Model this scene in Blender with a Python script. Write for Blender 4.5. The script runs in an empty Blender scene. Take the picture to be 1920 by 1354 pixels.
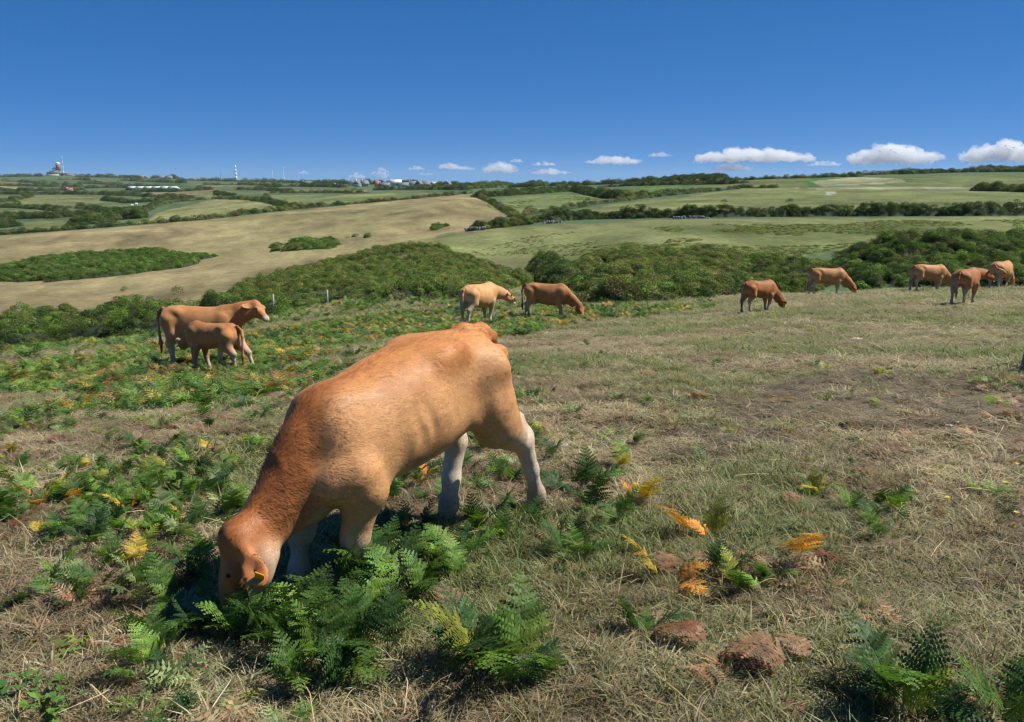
import bpy, bmesh, math, random
import numpy as np
from mathutils import Vector, Matrix, Euler

S = bpy.context.scene
COL = S.collection
RNG = np.random.default_rng(7)
random.seed(7)

# ------------------------------------------------------------------ camera
F_PX, PW, PH = 1500.0, 1920.0, 1354.0          # focal length in photo pixels, photo size
PITCH = math.atan(327.0 / F_PX)                 # looking down: eye level lies at photo row 350
CAM_Z = 1.60
cam_d = bpy.data.cameras.new("camera")
cam_d.sensor_width = 36.0
cam_d.lens = 36.0 * F_PX / PW
cam_d.clip_start = 0.05
cam_d.clip_end = 90000.0
cam = bpy.data.objects.new("camera", cam_d)
COL.objects.link(cam)
cam.location = (0, 0, CAM_Z)
cam.rotation_euler = (math.pi / 2 - PITCH, 0, 0)
S.camera = cam

# ------------------------------------------------------------------ sky, sun, exposure
SUN_AZ = math.radians(90 - 9)       # clockwise from +Y (view direction): to the right, a little beyond
SUN_EL = math.radians(53)
world = bpy.data.worlds.new("World")
S.world = world
world.use_nodes = True
wn = world.node_tree
bg = wn.nodes["Background"]
sky = wn.nodes.new("ShaderNodeTexSky")
sky.sky_type = 'NISHITA'
sky.sun_disc = False
sky.sun_elevation = SUN_EL
sky.sun_rotation = SUN_AZ
sky.altitude = 8000.0
sky.air_density = 1.0
sky.dust_density = 0.25
sky.ozone_density = 3.0
# a deep, slightly polarised summer blue: the same grading over the whole sky
hsv = wn.nodes.new("ShaderNodeHueSaturation")
hsv.inputs["Saturation"].default_value = 1.3
gam = wn.nodes.new("ShaderNodeGamma")
gam.inputs[1].default_value = 0.5
mxs = wn.nodes.new("ShaderNodeMix")
mxs.data_type = 'RGBA'
mxs.blend_type = 'MULTIPLY'
mxs.inputs[0].default_value = 1.0
mxs.inputs[7].default_value = (0.66, 1.44, 2.46, 1)
wn.links.new(sky.outputs[0], hsv.inputs["Color"])
wn.links.new(hsv.outputs[0], gam.inputs[0])
wn.links.new(gam.outputs[0], mxs.inputs[6])
wn.links.new(mxs.outputs[2], bg.inputs[0])
bg.inputs[1].default_value = 0.0715
sun_d = bpy.data.lights.new("sun", 'SUN')
sun_d.energy = 5.0
sun_d.angle = math.radians(0.53)
sun_d.color = (1.0, 0.955, 0.88)
sun = bpy.data.objects.new("sun", sun_d)
COL.objects.link(sun)
SUN_DIR = Vector((math.sin(SUN_AZ) * math.cos(SUN_EL), math.cos(SUN_AZ) * math.cos(SUN_EL), math.sin(SUN_EL)))
sun.rotation_euler = (-SUN_DIR).to_track_quat('-Z', 'Y').to_euler()
sun.location = SUN_DIR * 50
S.view_settings.view_transform = 'Standard'
S.view_settings.look = 'None'
S.view_settings.exposure = 0.48
S.view_settings.gamma = 1.0
S.view_settings.use_curve_mapping = False
S.cycles.use_denoising = True
try:
    S.cycles.denoiser = 'OPENIMAGEDENOISE'
    S.cycles.denoising_prefilter = 'ACCURATE'
    S.cycles.denoising_input_passes = 'RGB_ALBEDO_NORMAL'
except Exception:
    pass
S.cycles.max_bounces = 8
S.cycles.diffuse_bounces = 2
S.cycles.glossy_bounces = 1
S.cycles.transmission_bounces = 2
S.cycles.transparent_max_bounces = 4
S.cycles.volume_bounces = 6
S.cycles.caustics_reflective = False
S.cycles.caustics_refractive = False
S.cycles.filter_width = 1.3
S.cycles.use_adaptive_sampling = True
S.cycles.adaptive_threshold = 0.02
S.render.use_persistent_data = False

# ------------------------------------------------------------------ helpers
CP, SP = math.cos(PITCH), math.sin(PITCH)

def ray(u, v):
    a, b = (u - PW / 2) / F_PX, (PH / 2 - v) / F_PX
    return Vector((a, CP + b * SP, -SP + b * CP))

def at(u, v, Y):
    d = ray(u, v)
    return Vector((d.x * Y / d.y, Y, CAM_Z + d.z * Y / d.y))

def tag(o, label=None, cat=None, group=None, kind=None):
    if label: o["label"] = label
    if cat: o["category"] = cat
    if group: o["group"] = group
    if kind: o["kind"] = kind
    return o

def empty(name, loc, rz=0.0, label=None, cat=None, group=None):
    o = bpy.data.objects.new(name, None)
    o.empty_display_size = 0.1
    COL.objects.link(o)
    o.location = loc
    o.rotation_euler = (0, 0, rz)
    return tag(o, label, cat, group)

def mesh_np(name, verts, faces, smooth=False):
    """verts (N,3); faces: list of (k,M) index arrays of one polygon size each"""
    me = bpy.data.meshes.new(name)
    verts = np.asarray(verts, np.float32)
    if not isinstance(faces, (list, tuple)) or (len(faces) and not hasattr(faces[0], 'shape')):
        faces = [np.asarray(faces, np.int32)]
    faces = [np.asarray(f, np.int32) for f in faces if len(f)]
    me.vertices.add(len(verts))
    me.vertices.foreach_set("co", verts.ravel())
    nl = sum(f.size for f in faces); nf = sum(len(f) for f in faces)
    if nf:
        me.loops.add(nl)
        me.loops.foreach_set("vertex_index", np.concatenate([f.ravel() for f in faces]))
        me.polygons.add(nf)
        sizes = np.concatenate([np.full(len(f), f.shape[1], np.int32) for f in faces])
        starts = np.concatenate([[0], np.cumsum(sizes)[:-1]]).astype(np.int32)
        me.polygons.foreach_set("loop_start", starts)
        try:
            me.polygons.foreach_set("loop_total", sizes)
        except Exception:
            pass
        if smooth:
            me.polygons.foreach_set("use_smooth", np.ones(nf, bool))
    me.update(calc_edges=True)
    return me

def vcol(me, name, cols):
    a = me.color_attributes.new(name, 'FLOAT_COLOR', 'POINT')
    c = np.ones((len(me.vertices), 4), np.float32)
    c[:, :3] = cols
    a.data.foreach_set("color", c.ravel())

def link(name, me, mat=None, parent=None, loc=None, rz=None):
    o = bpy.data.objects.new(name, me)
    COL.objects.link(o)
    if mat is not None and not me.materials:
        me.materials.append(mat)
    if parent is not None:
        o.parent = parent
    if loc is not None:
        o.location = loc
    if rz is not None:
        o.rotation_euler = (0, 0, rz)
    return o

class NB:
    """tiny node-building helper"""
    def __init__(self, name):
        self.m = bpy.data.materials.new(name)
        self.m.use_nodes = True
        self.t = self.m.node_tree
        self.bsdf = self.t.nodes["Principled BSDF"]
        self.out = self.t.nodes["Material Output"]
        self.bsdf.inputs["Roughness"].default_value = 0.85
        self.bsdf.inputs["Specular IOR Level"].default_value = 0.2
    def n(self, typ, **kw):
        nd = self.t.nodes.new(typ)
        for k, v in kw.items():
            setattr(nd, k, v)
        return nd
    def l(self, a, b):
        self.t.links.new(a, b)
    def noise(self, scale, detail=3, rough=0.55, vec=None, dist=0.0):
        nd = self.n("ShaderNodeTexNoise")
        nd.inputs["Scale"].default_value = scale
        nd.inputs["Detail"].default_value = detail
        nd.inputs["Roughness"].default_value = rough
        nd.inputs["Distortion"].default_value = dist
        if vec is not None:
            self.l(vec, nd.inputs["Vector"])
        return nd.outputs["Fac"]
    def ramp(self, fac, stops):
        nd = self.n("ShaderNodeValToRGB")
        e = nd.color_ramp.elements
        while len(e) < len(stops):
            e.new(0.5)
        for i, (p, c) in enumerate(stops):
            e[i].position = p
            e[i].color = (c, c, c, 1) if not hasattr(c, '__len__') else (*c, 1)
        self.l(fac, nd.inputs[0])
        return nd.outputs[0]
    def mix(self, mode, fac, a, b):
        nd = self.n("ShaderNodeMix", data_type='RGBA', blend_type=mode)
        for sock, val in ((nd.inputs[0], fac), (nd.inputs[6], a), (nd.inputs[7], b)):
            if hasattr(val, 'links') or hasattr(val, 'is_linked'):
                self.l(val, sock)
            elif hasattr(val, '__len__'):
                sock.default_value = (*val[:3], 1)
            else:
                sock.default_value = val if sock == nd.inputs[0] else (val, val, val, 1)
        return nd.outputs[2]
    def math(self, op, a, b=None):
        nd = self.n("ShaderNodeMath", operation=op)
        for i, val in enumerate((a, b)):
            if val is None: continue
            if hasattr(val, 'is_linked'): self.l(val, nd.inputs[i])
            else: nd.inputs[i].default_value = val
        return nd.outputs[0]
    def attr(self, name, typ='GEOMETRY'):
        nd = self.n("ShaderNodeAttribute", attribute_name=name, attribute_type=typ)
        return nd
    def pos(self):
        return self.n("ShaderNodeNewGeometry").outputs["Position"]
    def objco(self):
        return self.n("ShaderNodeTexCoord").outputs["Object"]
    def bump(self, h, strength, dist):
        nd = self.n("ShaderNodeBump")
        nd.inputs["Strength"].default_value = strength
        nd.inputs["Distance"].default_value = dist
        self.l(h, nd.inputs["Height"])
        self.l(nd.outputs[0], self.bsdf.inputs["Normal"])
    def color(self, c):
        if hasattr(c, 'is_linked'): self.l(c, self.bsdf.inputs["Base Color"])
        else: self.bsdf.inputs["Base Color"].default_value = (*c, 1)

def plain_mat(name, c, rough=0.8, var=0.25, scale=6.0):
    b = NB(name)
    f = b.ramp(b.noise(scale, 4, 0.6, b.objco()), [(0.25, 1 - var), (0.75, 1 + var)])
    b.color(b.mix('MULTIPLY', 1.0, c, f))
    b.bsdf.inputs["Roughness"].default_value = rough
    return b.m

# smooth value noise in numpy (for terrain, clumps, colours)
_perm = np.random.default_rng(99).random((64, 64, 64)).astype(np.float32)
def vnoise(p):
    p = np.asarray(p, np.float64)
    i = np.floor(p).astype(int); f = p - i
    f = f * f * (3 - 2 * f)
    r = 0
    for dx in (0, 1):
        for dy in (0, 1):
            for dz in (0, 1):
                w = (f[..., 0] if dx else 1 - f[..., 0]) * (f[..., 1] if dy else 1 - f[..., 1]) * (f[..., 2] if dz else 1 - f[..., 2])
                r = r + w * _perm[(i[..., 0] + dx) % 64, (i[..., 1] + dy) % 64, (i[..., 2] + dz) % 64]
    return r
def fbm(p, oct=4, gain=0.5):
    p = np.asarray(p, np.float64); r = 0; a = 1; t = 0
    for k in range(oct):
        r = r + a * vnoise(p * 2.0 ** k + 13.7 * k); t += a; a *= gain
    return r / t
# ------------------------------------------------------------------ ground (one sheet to the horizon)
# surveyed points of the land: photo column, photo row, distance ahead in metres
_cp = [
 (0,1354,2.25),(960,1354,2.2),(1920,1354,2.15),(0,1000,4.3),(500,1060,3.55),(670,1075,3.48),(1005,950,4.38),(1500,950,4.25),(1920,950,4.2),
 (0,800,8.6),(500,800,7.0),(960,800,6.5),(1500,800,6.3),(1920,800,6.2),(300,740,12.0),(960,700,10.5),(1400,700,10.0),(1920,700,9.6),
 (300,690,17.0),(480,688,16.5),(0,700,17.5),(750,650,17),(1000,650,16.5),(1500,640,16.0),(1920,630,16.5),
 (0,665,23),(220,650,25),(450,625,28),(650,607,29),(870,606,28),(1000,599,30),(1300,590,29),(1425,585,27),(1800,572,26),(1920,575,25),
 (620,575,38),(850,568,40),(1150,572,38),(1300,560,40),(1555,553,40),(1740,547,40),(1875,542,42),(1700,543,46),(1920,540,47),(1400,553,46),
 (0,565,95),(300,552,95),(420,540,96),(520,515,104),(620,500,112),(830,437,140),(600,470,135),(300,485,150),(0,520,130),(200,530,115),(0,455,195),(250,440,200),(600,405,235),(900,372,235),(880,425,150),(760,385,250),
 (700,500,82),(560,525,76),(780,475,90),(940,525,70),(860,520,68),(700,555,52),(900,488,92),(950,455,112),(900,440,122),
 (1100,520,62),(1250,505,70),(1400,500,72),(1200,470,86),(1400,460,86),(1500,440,98),(1300,425,110),(1700,425,105),(1900,425,104),(1700,480,74),(1900,480,74),
 (900,430,133),(1050,418,136),(1250,409,140),(1600,405,134),(1920,404,130),
 (980,398,195),(1200,385,205),(1600,372,200),(1900,368,190),(1500,346,300),(1900,343,270),(1700,350,260),(1900,321,430),(1500,331,430),(1700,324,430),(1350,339,430),(1280,350,360),
 (1100,375,265),(1000,378,250),(930,385,240),(1180,356,370),(1000,365,330),(1080,357,420),(1250,345,430),(1100,349,560),(950,356,480),
 (400,390,340),(280,414,280),(480,385,360),(0,438,260),(100,428,270),(560,372,430),(700,366,400),(850,358,420),
 (120,380,640),(0,392,520),(200,400,460),(60,410,400),(220,390,560),(0,360,1150),(150,358,1150),(300,356,1150),(450,354,1000),(600,352,950),(750,350,1050),(850,350,1000),
 (0,335,2300),(200,338,2200),(400,342,1900),(550,342,1700),(0,330,2800),(100,329,2800),(200,331,2800),(300,334,2700),(450,338,2300),(620,340,1800),(800,345,1500),(960,348,1300),
]
_zp = [  # hidden or off-frame land: x, y, z
 (-2,-3,0.12),(2,-3,0.14),(0,-10,0.6),(-8,-6,0.1),(8,-6,0.5),(0,-60,3.0),(-60,-20,-2),(60,-20,3.5),(0,-600,12),(-500,-300,0),(500,-300,20),(0,-5000,20),
 (0.0,0.6,0.0),(0.8,1.0,0.0),(-0.8,1.0,-0.02),
 (-45,55,-10.5),(-30,52,-8.8),(-15,55,-7.4),(18,56,-6.2),(32,58,-6.0),(45,56,-5.8),
 (-30,10,-3.2),(-70,40,-11),(25,10,-0.9),(60,30,-3.0),(-220,150,-16),(220,150,4),(-600,600,-12),(600,500,20),(-2500,1500,25),(2500,1200,30),
 (150,700,6),(330,900,6),(-150,2500,0),(-1700,4500,10),(0,6000,0),(1500,4500,0),(-3500,5500,10),(500,1800,-5),(3500,3500,10),(0,9000,-10),(-6000,7000,0),(6000,6000,0),
]
_P = np.array([tuple(at(*c)) for c in _cp] + _zp, float)
def _rc(x, y):
    r = np.sqrt(x * x + y * y) + 0.8
    return np.stack([x / r * 2.4, y / r * 2.4, np.log(r)], -1), r
_Q, _R = _rc(_P[:, 0], _P[:, 1])
def _ker(a, b):
    return np.sqrt(((a[:, None, :] - b[None, :, :]) ** 2).sum(-1) + 0.02)
_K = _ker(_Q, _Q)
_n = len(_Q)
_A = np.zeros((_n + 1, _n + 1)); _A[:_n, :_n] = _K - 0.004 * np.eye(_n); _A[:_n, _n] = 1; _A[_n, :_n] = 1
_W = np.linalg.solve(_A, np.concatenate([_P[:, 2] / (_R + 20), [0]]))
def height(x, y):
    x = np.asarray(x, float).ravel(); y = np.asarray(y, float).ravel()
    out = np.empty(len(x))
    for s in range(0, len(x), 20000):
        q, r = _rc(x[s:s + 20000], y[s:s + 20000])
        out[s:s + 20000] = (_ker(q, _Q) @ _W[:_n] + _W[_n]) * (r + 20)
    r = np.sqrt(x * x + y * y)
    p = np.stack([x, y, 0 * x], -1)
    amp = np.clip(r / 60, 0.25, 1.0)
    out += (vnoise(p * 0.9) - 0.5) * 0.05 * np.clip(r / 4, 0, 1) * (r < 60) + (vnoise(p * 3.3) - 0.5) * 0.055 * (r < 25) * np.clip(r / 2.5, 0, 1)
    out += (fbm(p * 0.11, 3) - 0.5) * 0.5 * amp * np.clip((r - 25) / 60, 0, 1)
    return out
def gz(x, y):
    return float(height([x], [y])[0])
_TS = np.geomspace(1.2, 6500, 900)
def hit(u, v):
    """where the line of sight through a photo pixel meets the land"""
    d = ray(u, v); h = math.hypot(d.x, d.y)
    x = d.x / h * _TS; y = d.y / h * _TS; zr = CAM_Z + d.z / h * _TS
    g = height(x, y) - zr
    k = np.argmax(g > 0)
    if g[k] <= 0:
        sel = _TS < 3500
        k = int(np.argmax(np.where(sel, g / _TS, -9)))
        return Vector((x[k], y[k], float(height([x[k]], [y[k]])[0])))
    if k == 0: k = 1
    t = g[k - 1] / (g[k - 1] - g[k])
    X = x[k - 1] + t * (x[k] - x[k - 1]); Y = y[k - 1] + t * (y[k] - y[k - 1])
    return Vector((X, Y, gz(X, Y)))

az_f = np.concatenate([np.radians(np.arange(-54, -38, 0.4)), np.radians(np.arange(-38, 38, 0.15)), np.radians(np.arange(38, 54.01, 0.4))])
az_b = np.radians(np.arange(58, 303, 4.0))
AZ = np.concatenate([az_f, az_b])
RR = np.concatenate([[0.0], np.geomspace(0.4, 9000, 380)])
na, nr = len(AZ), len(RR)
gx = np.outer(RR, np.sin(AZ)); gy = np.outer(RR, np.cos(AZ))
gzv = height(gx.ravel(), gy.ravel())
gverts = np.stack([gx.ravel(), gy.ravel(), gzv], -1)
ii, jj = np.meshgrid(np.arange(nr - 1), np.arange(na), indexing='ij')
j2 = (jj + 1) % na
gf = np.stack([ii * na + jj, ii * na + j2, (ii + 1) * na + j2, (ii + 1) * na + jj], -1).reshape(-1, 4)[:, ::-1]
gf = gf[na:]                                                     # the innermost ring is closed by a fan below
c0 = len(gverts); gverts = np.vstack([gverts, [[0, 0, gz(0, 0)]]])
ja = np.arange(na)
fan = np.stack([np.full(na, c0), na + (ja + 1) % na, na + ja], -1)
ground_me = mesh_np("ground", gverts, [gf, fan], smooth=True)

def inside(poly, X, Y):
    c = np.zeros(len(X), bool)
    n = len(poly)
    for i in range(n):
        x1, y1 = poly[i]; x2, y2 = poly[(i + 1) % n]
        if y1 == y2: continue
        cond = ((y1 > Y) != (y2 > Y)) & (X < (x2 - x1) * (Y - y1) / (y2 - y1) + x1)
        c ^= cond
    return c
def land(pix):
    """outline on the land from photo pixels"""
    pts = []
    n = len(pix)
    for i in range(n):
        a, b = pix[i], pix[(i + 1) % n]
        k = max(1, int(math.hypot(b[0] - a[0], (b[1] - a[1]) * 4) / 60))
        for t in range(k):
            p = hit(a[0] + (b[0] - a[0]) * t / k, a[1] + (b[1] - a[1]) * t / k)
            pts.append((p.x, p.y))
    return pts

C_STRAW = np.array((0.240, 0.198, 0.098)); C_DRY = np.array((0.205, 0.165, 0.085)); C_OLIVE = np.array((0.120, 0.138, 0.050))
C_PALE = np.array((0.165, 0.174, 0.072)); C_GREEN = np.array((0.070, 0.110, 0.038)); C_VIVID = np.array((0.050, 0.130, 0.028))
C_SCRUB = np.array((0.055, 0.075, 0.030)); C_SOIL = np.array((0.165, 0.130, 0.085)); C_FAR = np.array((0.062, 0.092, 0.042)); C_CHALK = np.array((0.36, 0.36, 0.29))
GX, GY = gverts[:, 0], gverts[:, 1]
GR = np.hypot(GX, GY)
gp3 = np.stack([GX, GY, 0 * GX], -1)
C_FAR = C_FAR * 1.25
gcol = np.tile(C_FAR, (len(gverts), 1))
n1 = fbm(gp3 * 0.25, 3); n2 = fbm(gp3 * 1.3 + 7, 3)
near = GR < 62
g_green = np.clip((n1 - 0.47) * 5 + 0.3 - (GX > 2) * 0.15, 0, 1)[:, None]
gcol = np.where(near[:, None], (0.17, 0.130, 0.075) * (1 - 0.5 * g_green) + np.array((0.085, 0.085, 0.035)) * 0.5 * g_green, gcol)
mid = (GR >= 20) & (GR < 62)
gcol = np.where(mid[:, None], C_PALE * 0.92 * (1 - 0.4 * g_green) + C_OLIVE * 0.4 * g_green, gcol)
FIELDS = [   # outline in photo pixels, colour
 ([(-900,352),(1000,352),(1000,372),(-150,440),(-900,470)], C_FAR),
 ([(-900,505),(-250,458),(0,442),(140,432),(290,420),(470,403),(640,386),(850,367),(888,364),(925,388),(955,408),(870,432),(900,470),(760,500),(560,540),(420,575),(0,600),(-250,605),(-900,625)], C_STRAW),
 ([(820,440),(960,425),(1250,412),(2100,405),(2700,400),(2700,440),(2100,440),(1550,470),(1300,500),(1000,520),(760,500),(800,465)], C_PALE * 0.95),
 ([(1180,425),(2100,412),(2100,470),(1560,470),(1400,500),(1000,490),(1100,465),(1400,455)], C_OLIVE),
 ([(900,376),(1065,362),(1150,372),(960,404),(940,400)], C_GREEN * 0.6 + C_PALE * 0.5),
 ([(1000,408),(1150,383),(1300,366),(1400,352),(2100,350),(2700,350),(2700,396),(2100,396),(1400,394),(1200,402)], C_OLIVE * 0.85 + C_PALE * 0.2),
 ([(1130,362),(1180,350),(1300,349),(1350,352),(1290,362),(1160,370)], C_GREEN * 0.7 + C_VIVID * 0.35),
 ([(1290,352),(1340,343),(1440,336),(1560,333),(2100,326),(2100,352),(1400,352)], C_OLIVE * 0.8 + C_GREEN * 0.2),
 ([(1505,346),(1530,334),(1570,330),(1560,342),(1520,350)], C_VIVID),
 ([(1520,340),(1600,332),(1690,335),(1700,342),(1640,346),(1540,350)], C_PALE * 0.8 + C_CHALK * 0.25),
 ([(1490,353),(1640,350),(1800,351),(1840,354),(1800,356),(1620,354),(1540,356)], C_PALE * 0.5 + C_CHALK * 0.4),
 ([(1545,361),(1565,359),(1570,364),(1550,366)], C_CHALK * 0.8),
 ([(270,418),(300,398),(400,374),(470,374),(520,388),(440,402),(330,418)], C_PALE * 0.8 + C_STRAW * 0.3),
 ([(505,365),(560,366),(700,364),(870,360),(700,375),(560,390),(530,382)], C_PALE * 0.75 + C_GREEN * 0.35),
 ([(25,383),(55,368),(140,367),(210,375),(150,386),(90,387)], C_PALE * 0.85),
 ([(-60,372),(38,367),(10,378),(-60,382)], C_PALE * 0.9),
 ([(155,398),(190,385),(250,386),(270,384),(240,398),(190,400)], C_PALE * 0.7 + C_GREEN * 0.2),
 ([(245,400),(280,378),(300,379),(275,400),(258,405)], C_VIVID * 0.8),
 ([(-60,349),(60,350),(95,354),(40,356),(-60,356)], C_STRAW),
 ([(-60,339),(30,340),(60,346),(-60,344)], C_DRY * 0.8),
 ([(100,334),(180,337),(230,343),(210,345),(150,341)], C_PALE * 0.75),
 ([(5,337),(90,337),(165,344),(150,348),(60,345)], C_GREEN * 0.8),
 ([(40,350),(150,350),(190,353),(110,356)], C_GREEN * 0.8),
 ([(285,344),(350,345),(362,352),(300,350)], C_VIVID * 0.55),
 ([(365,346),(480,343),(520,348),(400,351)], C_DRY * 0.75),
 ([(260,363),(400,353),(412,356),(330,365)], C_DRY * 0.9),
 ([(290,368),(420,358),(445,360),(400,370),(330,372)], C_PALE * 0.8),
 ([(550,356),(690,356),(690,361),(600,361),(500,364)], C_DRY * 0.8),
 ([(35,388),(60,386),(108,392),(104,397),(70,395)], C_CHALK * 0.5 + C_PALE * 0.3),
 ([(-40,391),(40,396),(85,401),(60,403),(-40,396)], C_PALE * 0.8),
 ([(130,398),(180,408),(195,411),(170,412),(140,404)], C_PALE * 0.75),
 ([(40,420),(75,414),(120,414),(130,424),(90,430),(50,430)], C_OLIVE),
 ([(120,412),(155,408),(180,416),(150,420)], C_OLIVE * 0.9),
 ([(500,341),(600,342),(640,346),(560,348)], C_GREEN * 0.75),
 ([(300,352),(380,354),(330,357),(290,356)], C_PALE * 0.55),
]
_mott = (fbm(gp3 * 0.06 + 3, 4) - 0.5)[:, None]
_mott2 = (fbm(np.stack([GX, GY, 0 * GX], -1) * 0.02 + 31, 3) - 0.5)[:, None]
_mott3 = (fbm(np.stack([GX * 0.35 + GY * 0.12, GY * 0.09 - GX * 0.03, 0 * GX], -1) + 71, 3) - 0.5)[:, None]
for poly, c in FIELDS:
    w = land(poly)
    a = np.array(w)
    far_m = inside(w, GX, GY) & (GR > 55)
    gcol[far_m] = np.clip(c * (1 + 1.1 * _mott[far_m] + 0.8 * _mott3[far_m]) + (C_OLIVE - c) * np.clip(_mott2[far_m] * 2.2 + _mott[far_m] * 1.2, 0, 0.7), 0.02, 0.6)
# trodden bare soil in the near field
def soil(u, v, ru, rv, k):
    global gcol
    c = hit(u, v); e = hit(u + ru, v); t = hit(u, v - rv)
    rx = abs(e.x - c.x); ry = abs(t.y - c.y)
    d = ((GX - c.x) / rx) ** 2 + ((GY - c.y) / ry) ** 2
    w = (np.clip((1.15 - d) * 2.5, 0, 1) * np.clip((n2 - 0.33) * 5, 0, 1) * k)[:, None]
    gcol = gcol * (1 - w) + C_SOIL * w
soil(1750, 745, 260, 45, 0.95); soil(1480, 775, 220, 25, 0.6); soil(1360, 830, 120, 30, 0.6); soil(930, 497, 40, 12, 0.8)
SOILS = [(1750, 745, 290, 48), (1480, 775, 220, 25), (1360, 830, 130, 25)]
vcol(ground_me, "Col", gcol)
b = NB("ground_turf")
ca = b.attr("Col").outputs["Color"]
pp = b.pos()
f1 = b.ramp(b.noise(1.1, 5, 0.65, pp), [(0.28, 0.72), (0.72, 1.28)])
f2 = b.ramp(b.noise(14.0, 4, 0.7, pp), [(0.25, 0.62), (0.75, 1.35)])
f3 = b.ramp(b.noise(0.16, 5, 0.7, pp, 0.6), [(0.3, 0.8), (0.7, 1.18)])
cc = b.mix('MULTIPLY', 1.0, b.mix('MULTIPLY', 1.0, b.mix('MULTIPLY', 1.0, ca, f1), f2), f3)
hs = b.n("ShaderNodeHueSaturation")
b.l(cc, hs.inputs["Color"])
b.l(b.ramp(b.noise(0.4, 4, 0.6, pp), [(0.3, 0.485), (0.7, 0.515)]), hs.inputs["Hue"])
b.color(hs.outputs[0])
b.bsdf.inputs["Roughness"].default_value = 0.95
b.bsdf.inputs["Specular IOR Level"].default_value = 0.08
b.bump(b.noise(9.0, 6, 0.75, pp), 0.6, 0.06)
ground = link("ground", ground_me, b.m)
tag(ground, "dry rough pasture falling to a valley of patchwork fields and rising to the far hills", "ground", kind="structure")
# ------------------------------------------------------------------ cattle (one continuous skin per animal)
def surface_nets(d, org, h):
    """closed mesh of the zero level of a sampled distance field"""
    nx, ny, nz = d.shape
    s = d < 0
    c = [(i, j, k) for i in (0, 1) for j in (0, 1) for k in (0, 1)]
    def corner(a, o): return a[o[0]:nx - 1 + o[0], o[1]:ny - 1 + o[1], o[2]:nz - 1 + o[2]]
    cnt = sum(corner(s, o).astype(np.int8) for o in c)
    act = (cnt > 0) & (cnt < 8)
    idx = np.full(act.shape, -1, np.int32)
    cells = np.argwhere(act)
    idx[act] = np.arange(len(cells))
    vals = {o: d[cells[:, 0] + o[0], cells[:, 1] + o[1], cells[:, 2] + o[2]] for o in c}
    acc = np.zeros((len(cells), 3)); n = np.zeros(len(cells))
    for o in c:
        for ax in range(3):
            if o[ax] == 0:
                p = list(o); p[ax] = 1; p = tuple(p)
                a, b2 = vals[o], vals[p]
                m = (a < 0) != (b2 < 0)
                t = np.where(m, a / np.where(m, a - b2, 1), 0)
                q = np.array(o, float)[None, :].repeat(len(cells), 0)
                q[:, ax] = t
                acc += q * m[:, None]; n += m
    V = (cells + acc / n[:, None]) * h + org
    F = []
    for ax in range(3):
        u, w = [(1, 2), (2, 0), (0, 1)][ax]
        sl = [slice(None)] * 3; sh = [slice(None)] * 3
        sl[ax] = slice(0, -1); sh[ax] = slice(1, None)
        e = s[tuple(sl)] != s[tuple(sh)]
        pts = np.argwhere(e)
        ok = (pts[:, u] > 0) & (pts[:, w] > 0) & (pts[:, u] < d.shape[u] - 1) & (pts[:, w] < d.shape[w] - 1)
        pts = pts[ok]
        q = []
        for du, dw in ((-1, -1), (0, -1), (0, 0), (-1, 0)):
            r = pts.copy(); r[:, u] += du; r[:, w] += dw
            q.append(idx[r[:, 0], r[:, 1], r[:, 2]])
        q = np.stack(q, -1)
        flip = s[pts[:, 0], pts[:, 1], pts[:, 2]]
        q[~flip] = q[~flip][:, ::-1]
        F.append(q)
    return V, np.concatenate(F)

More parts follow.
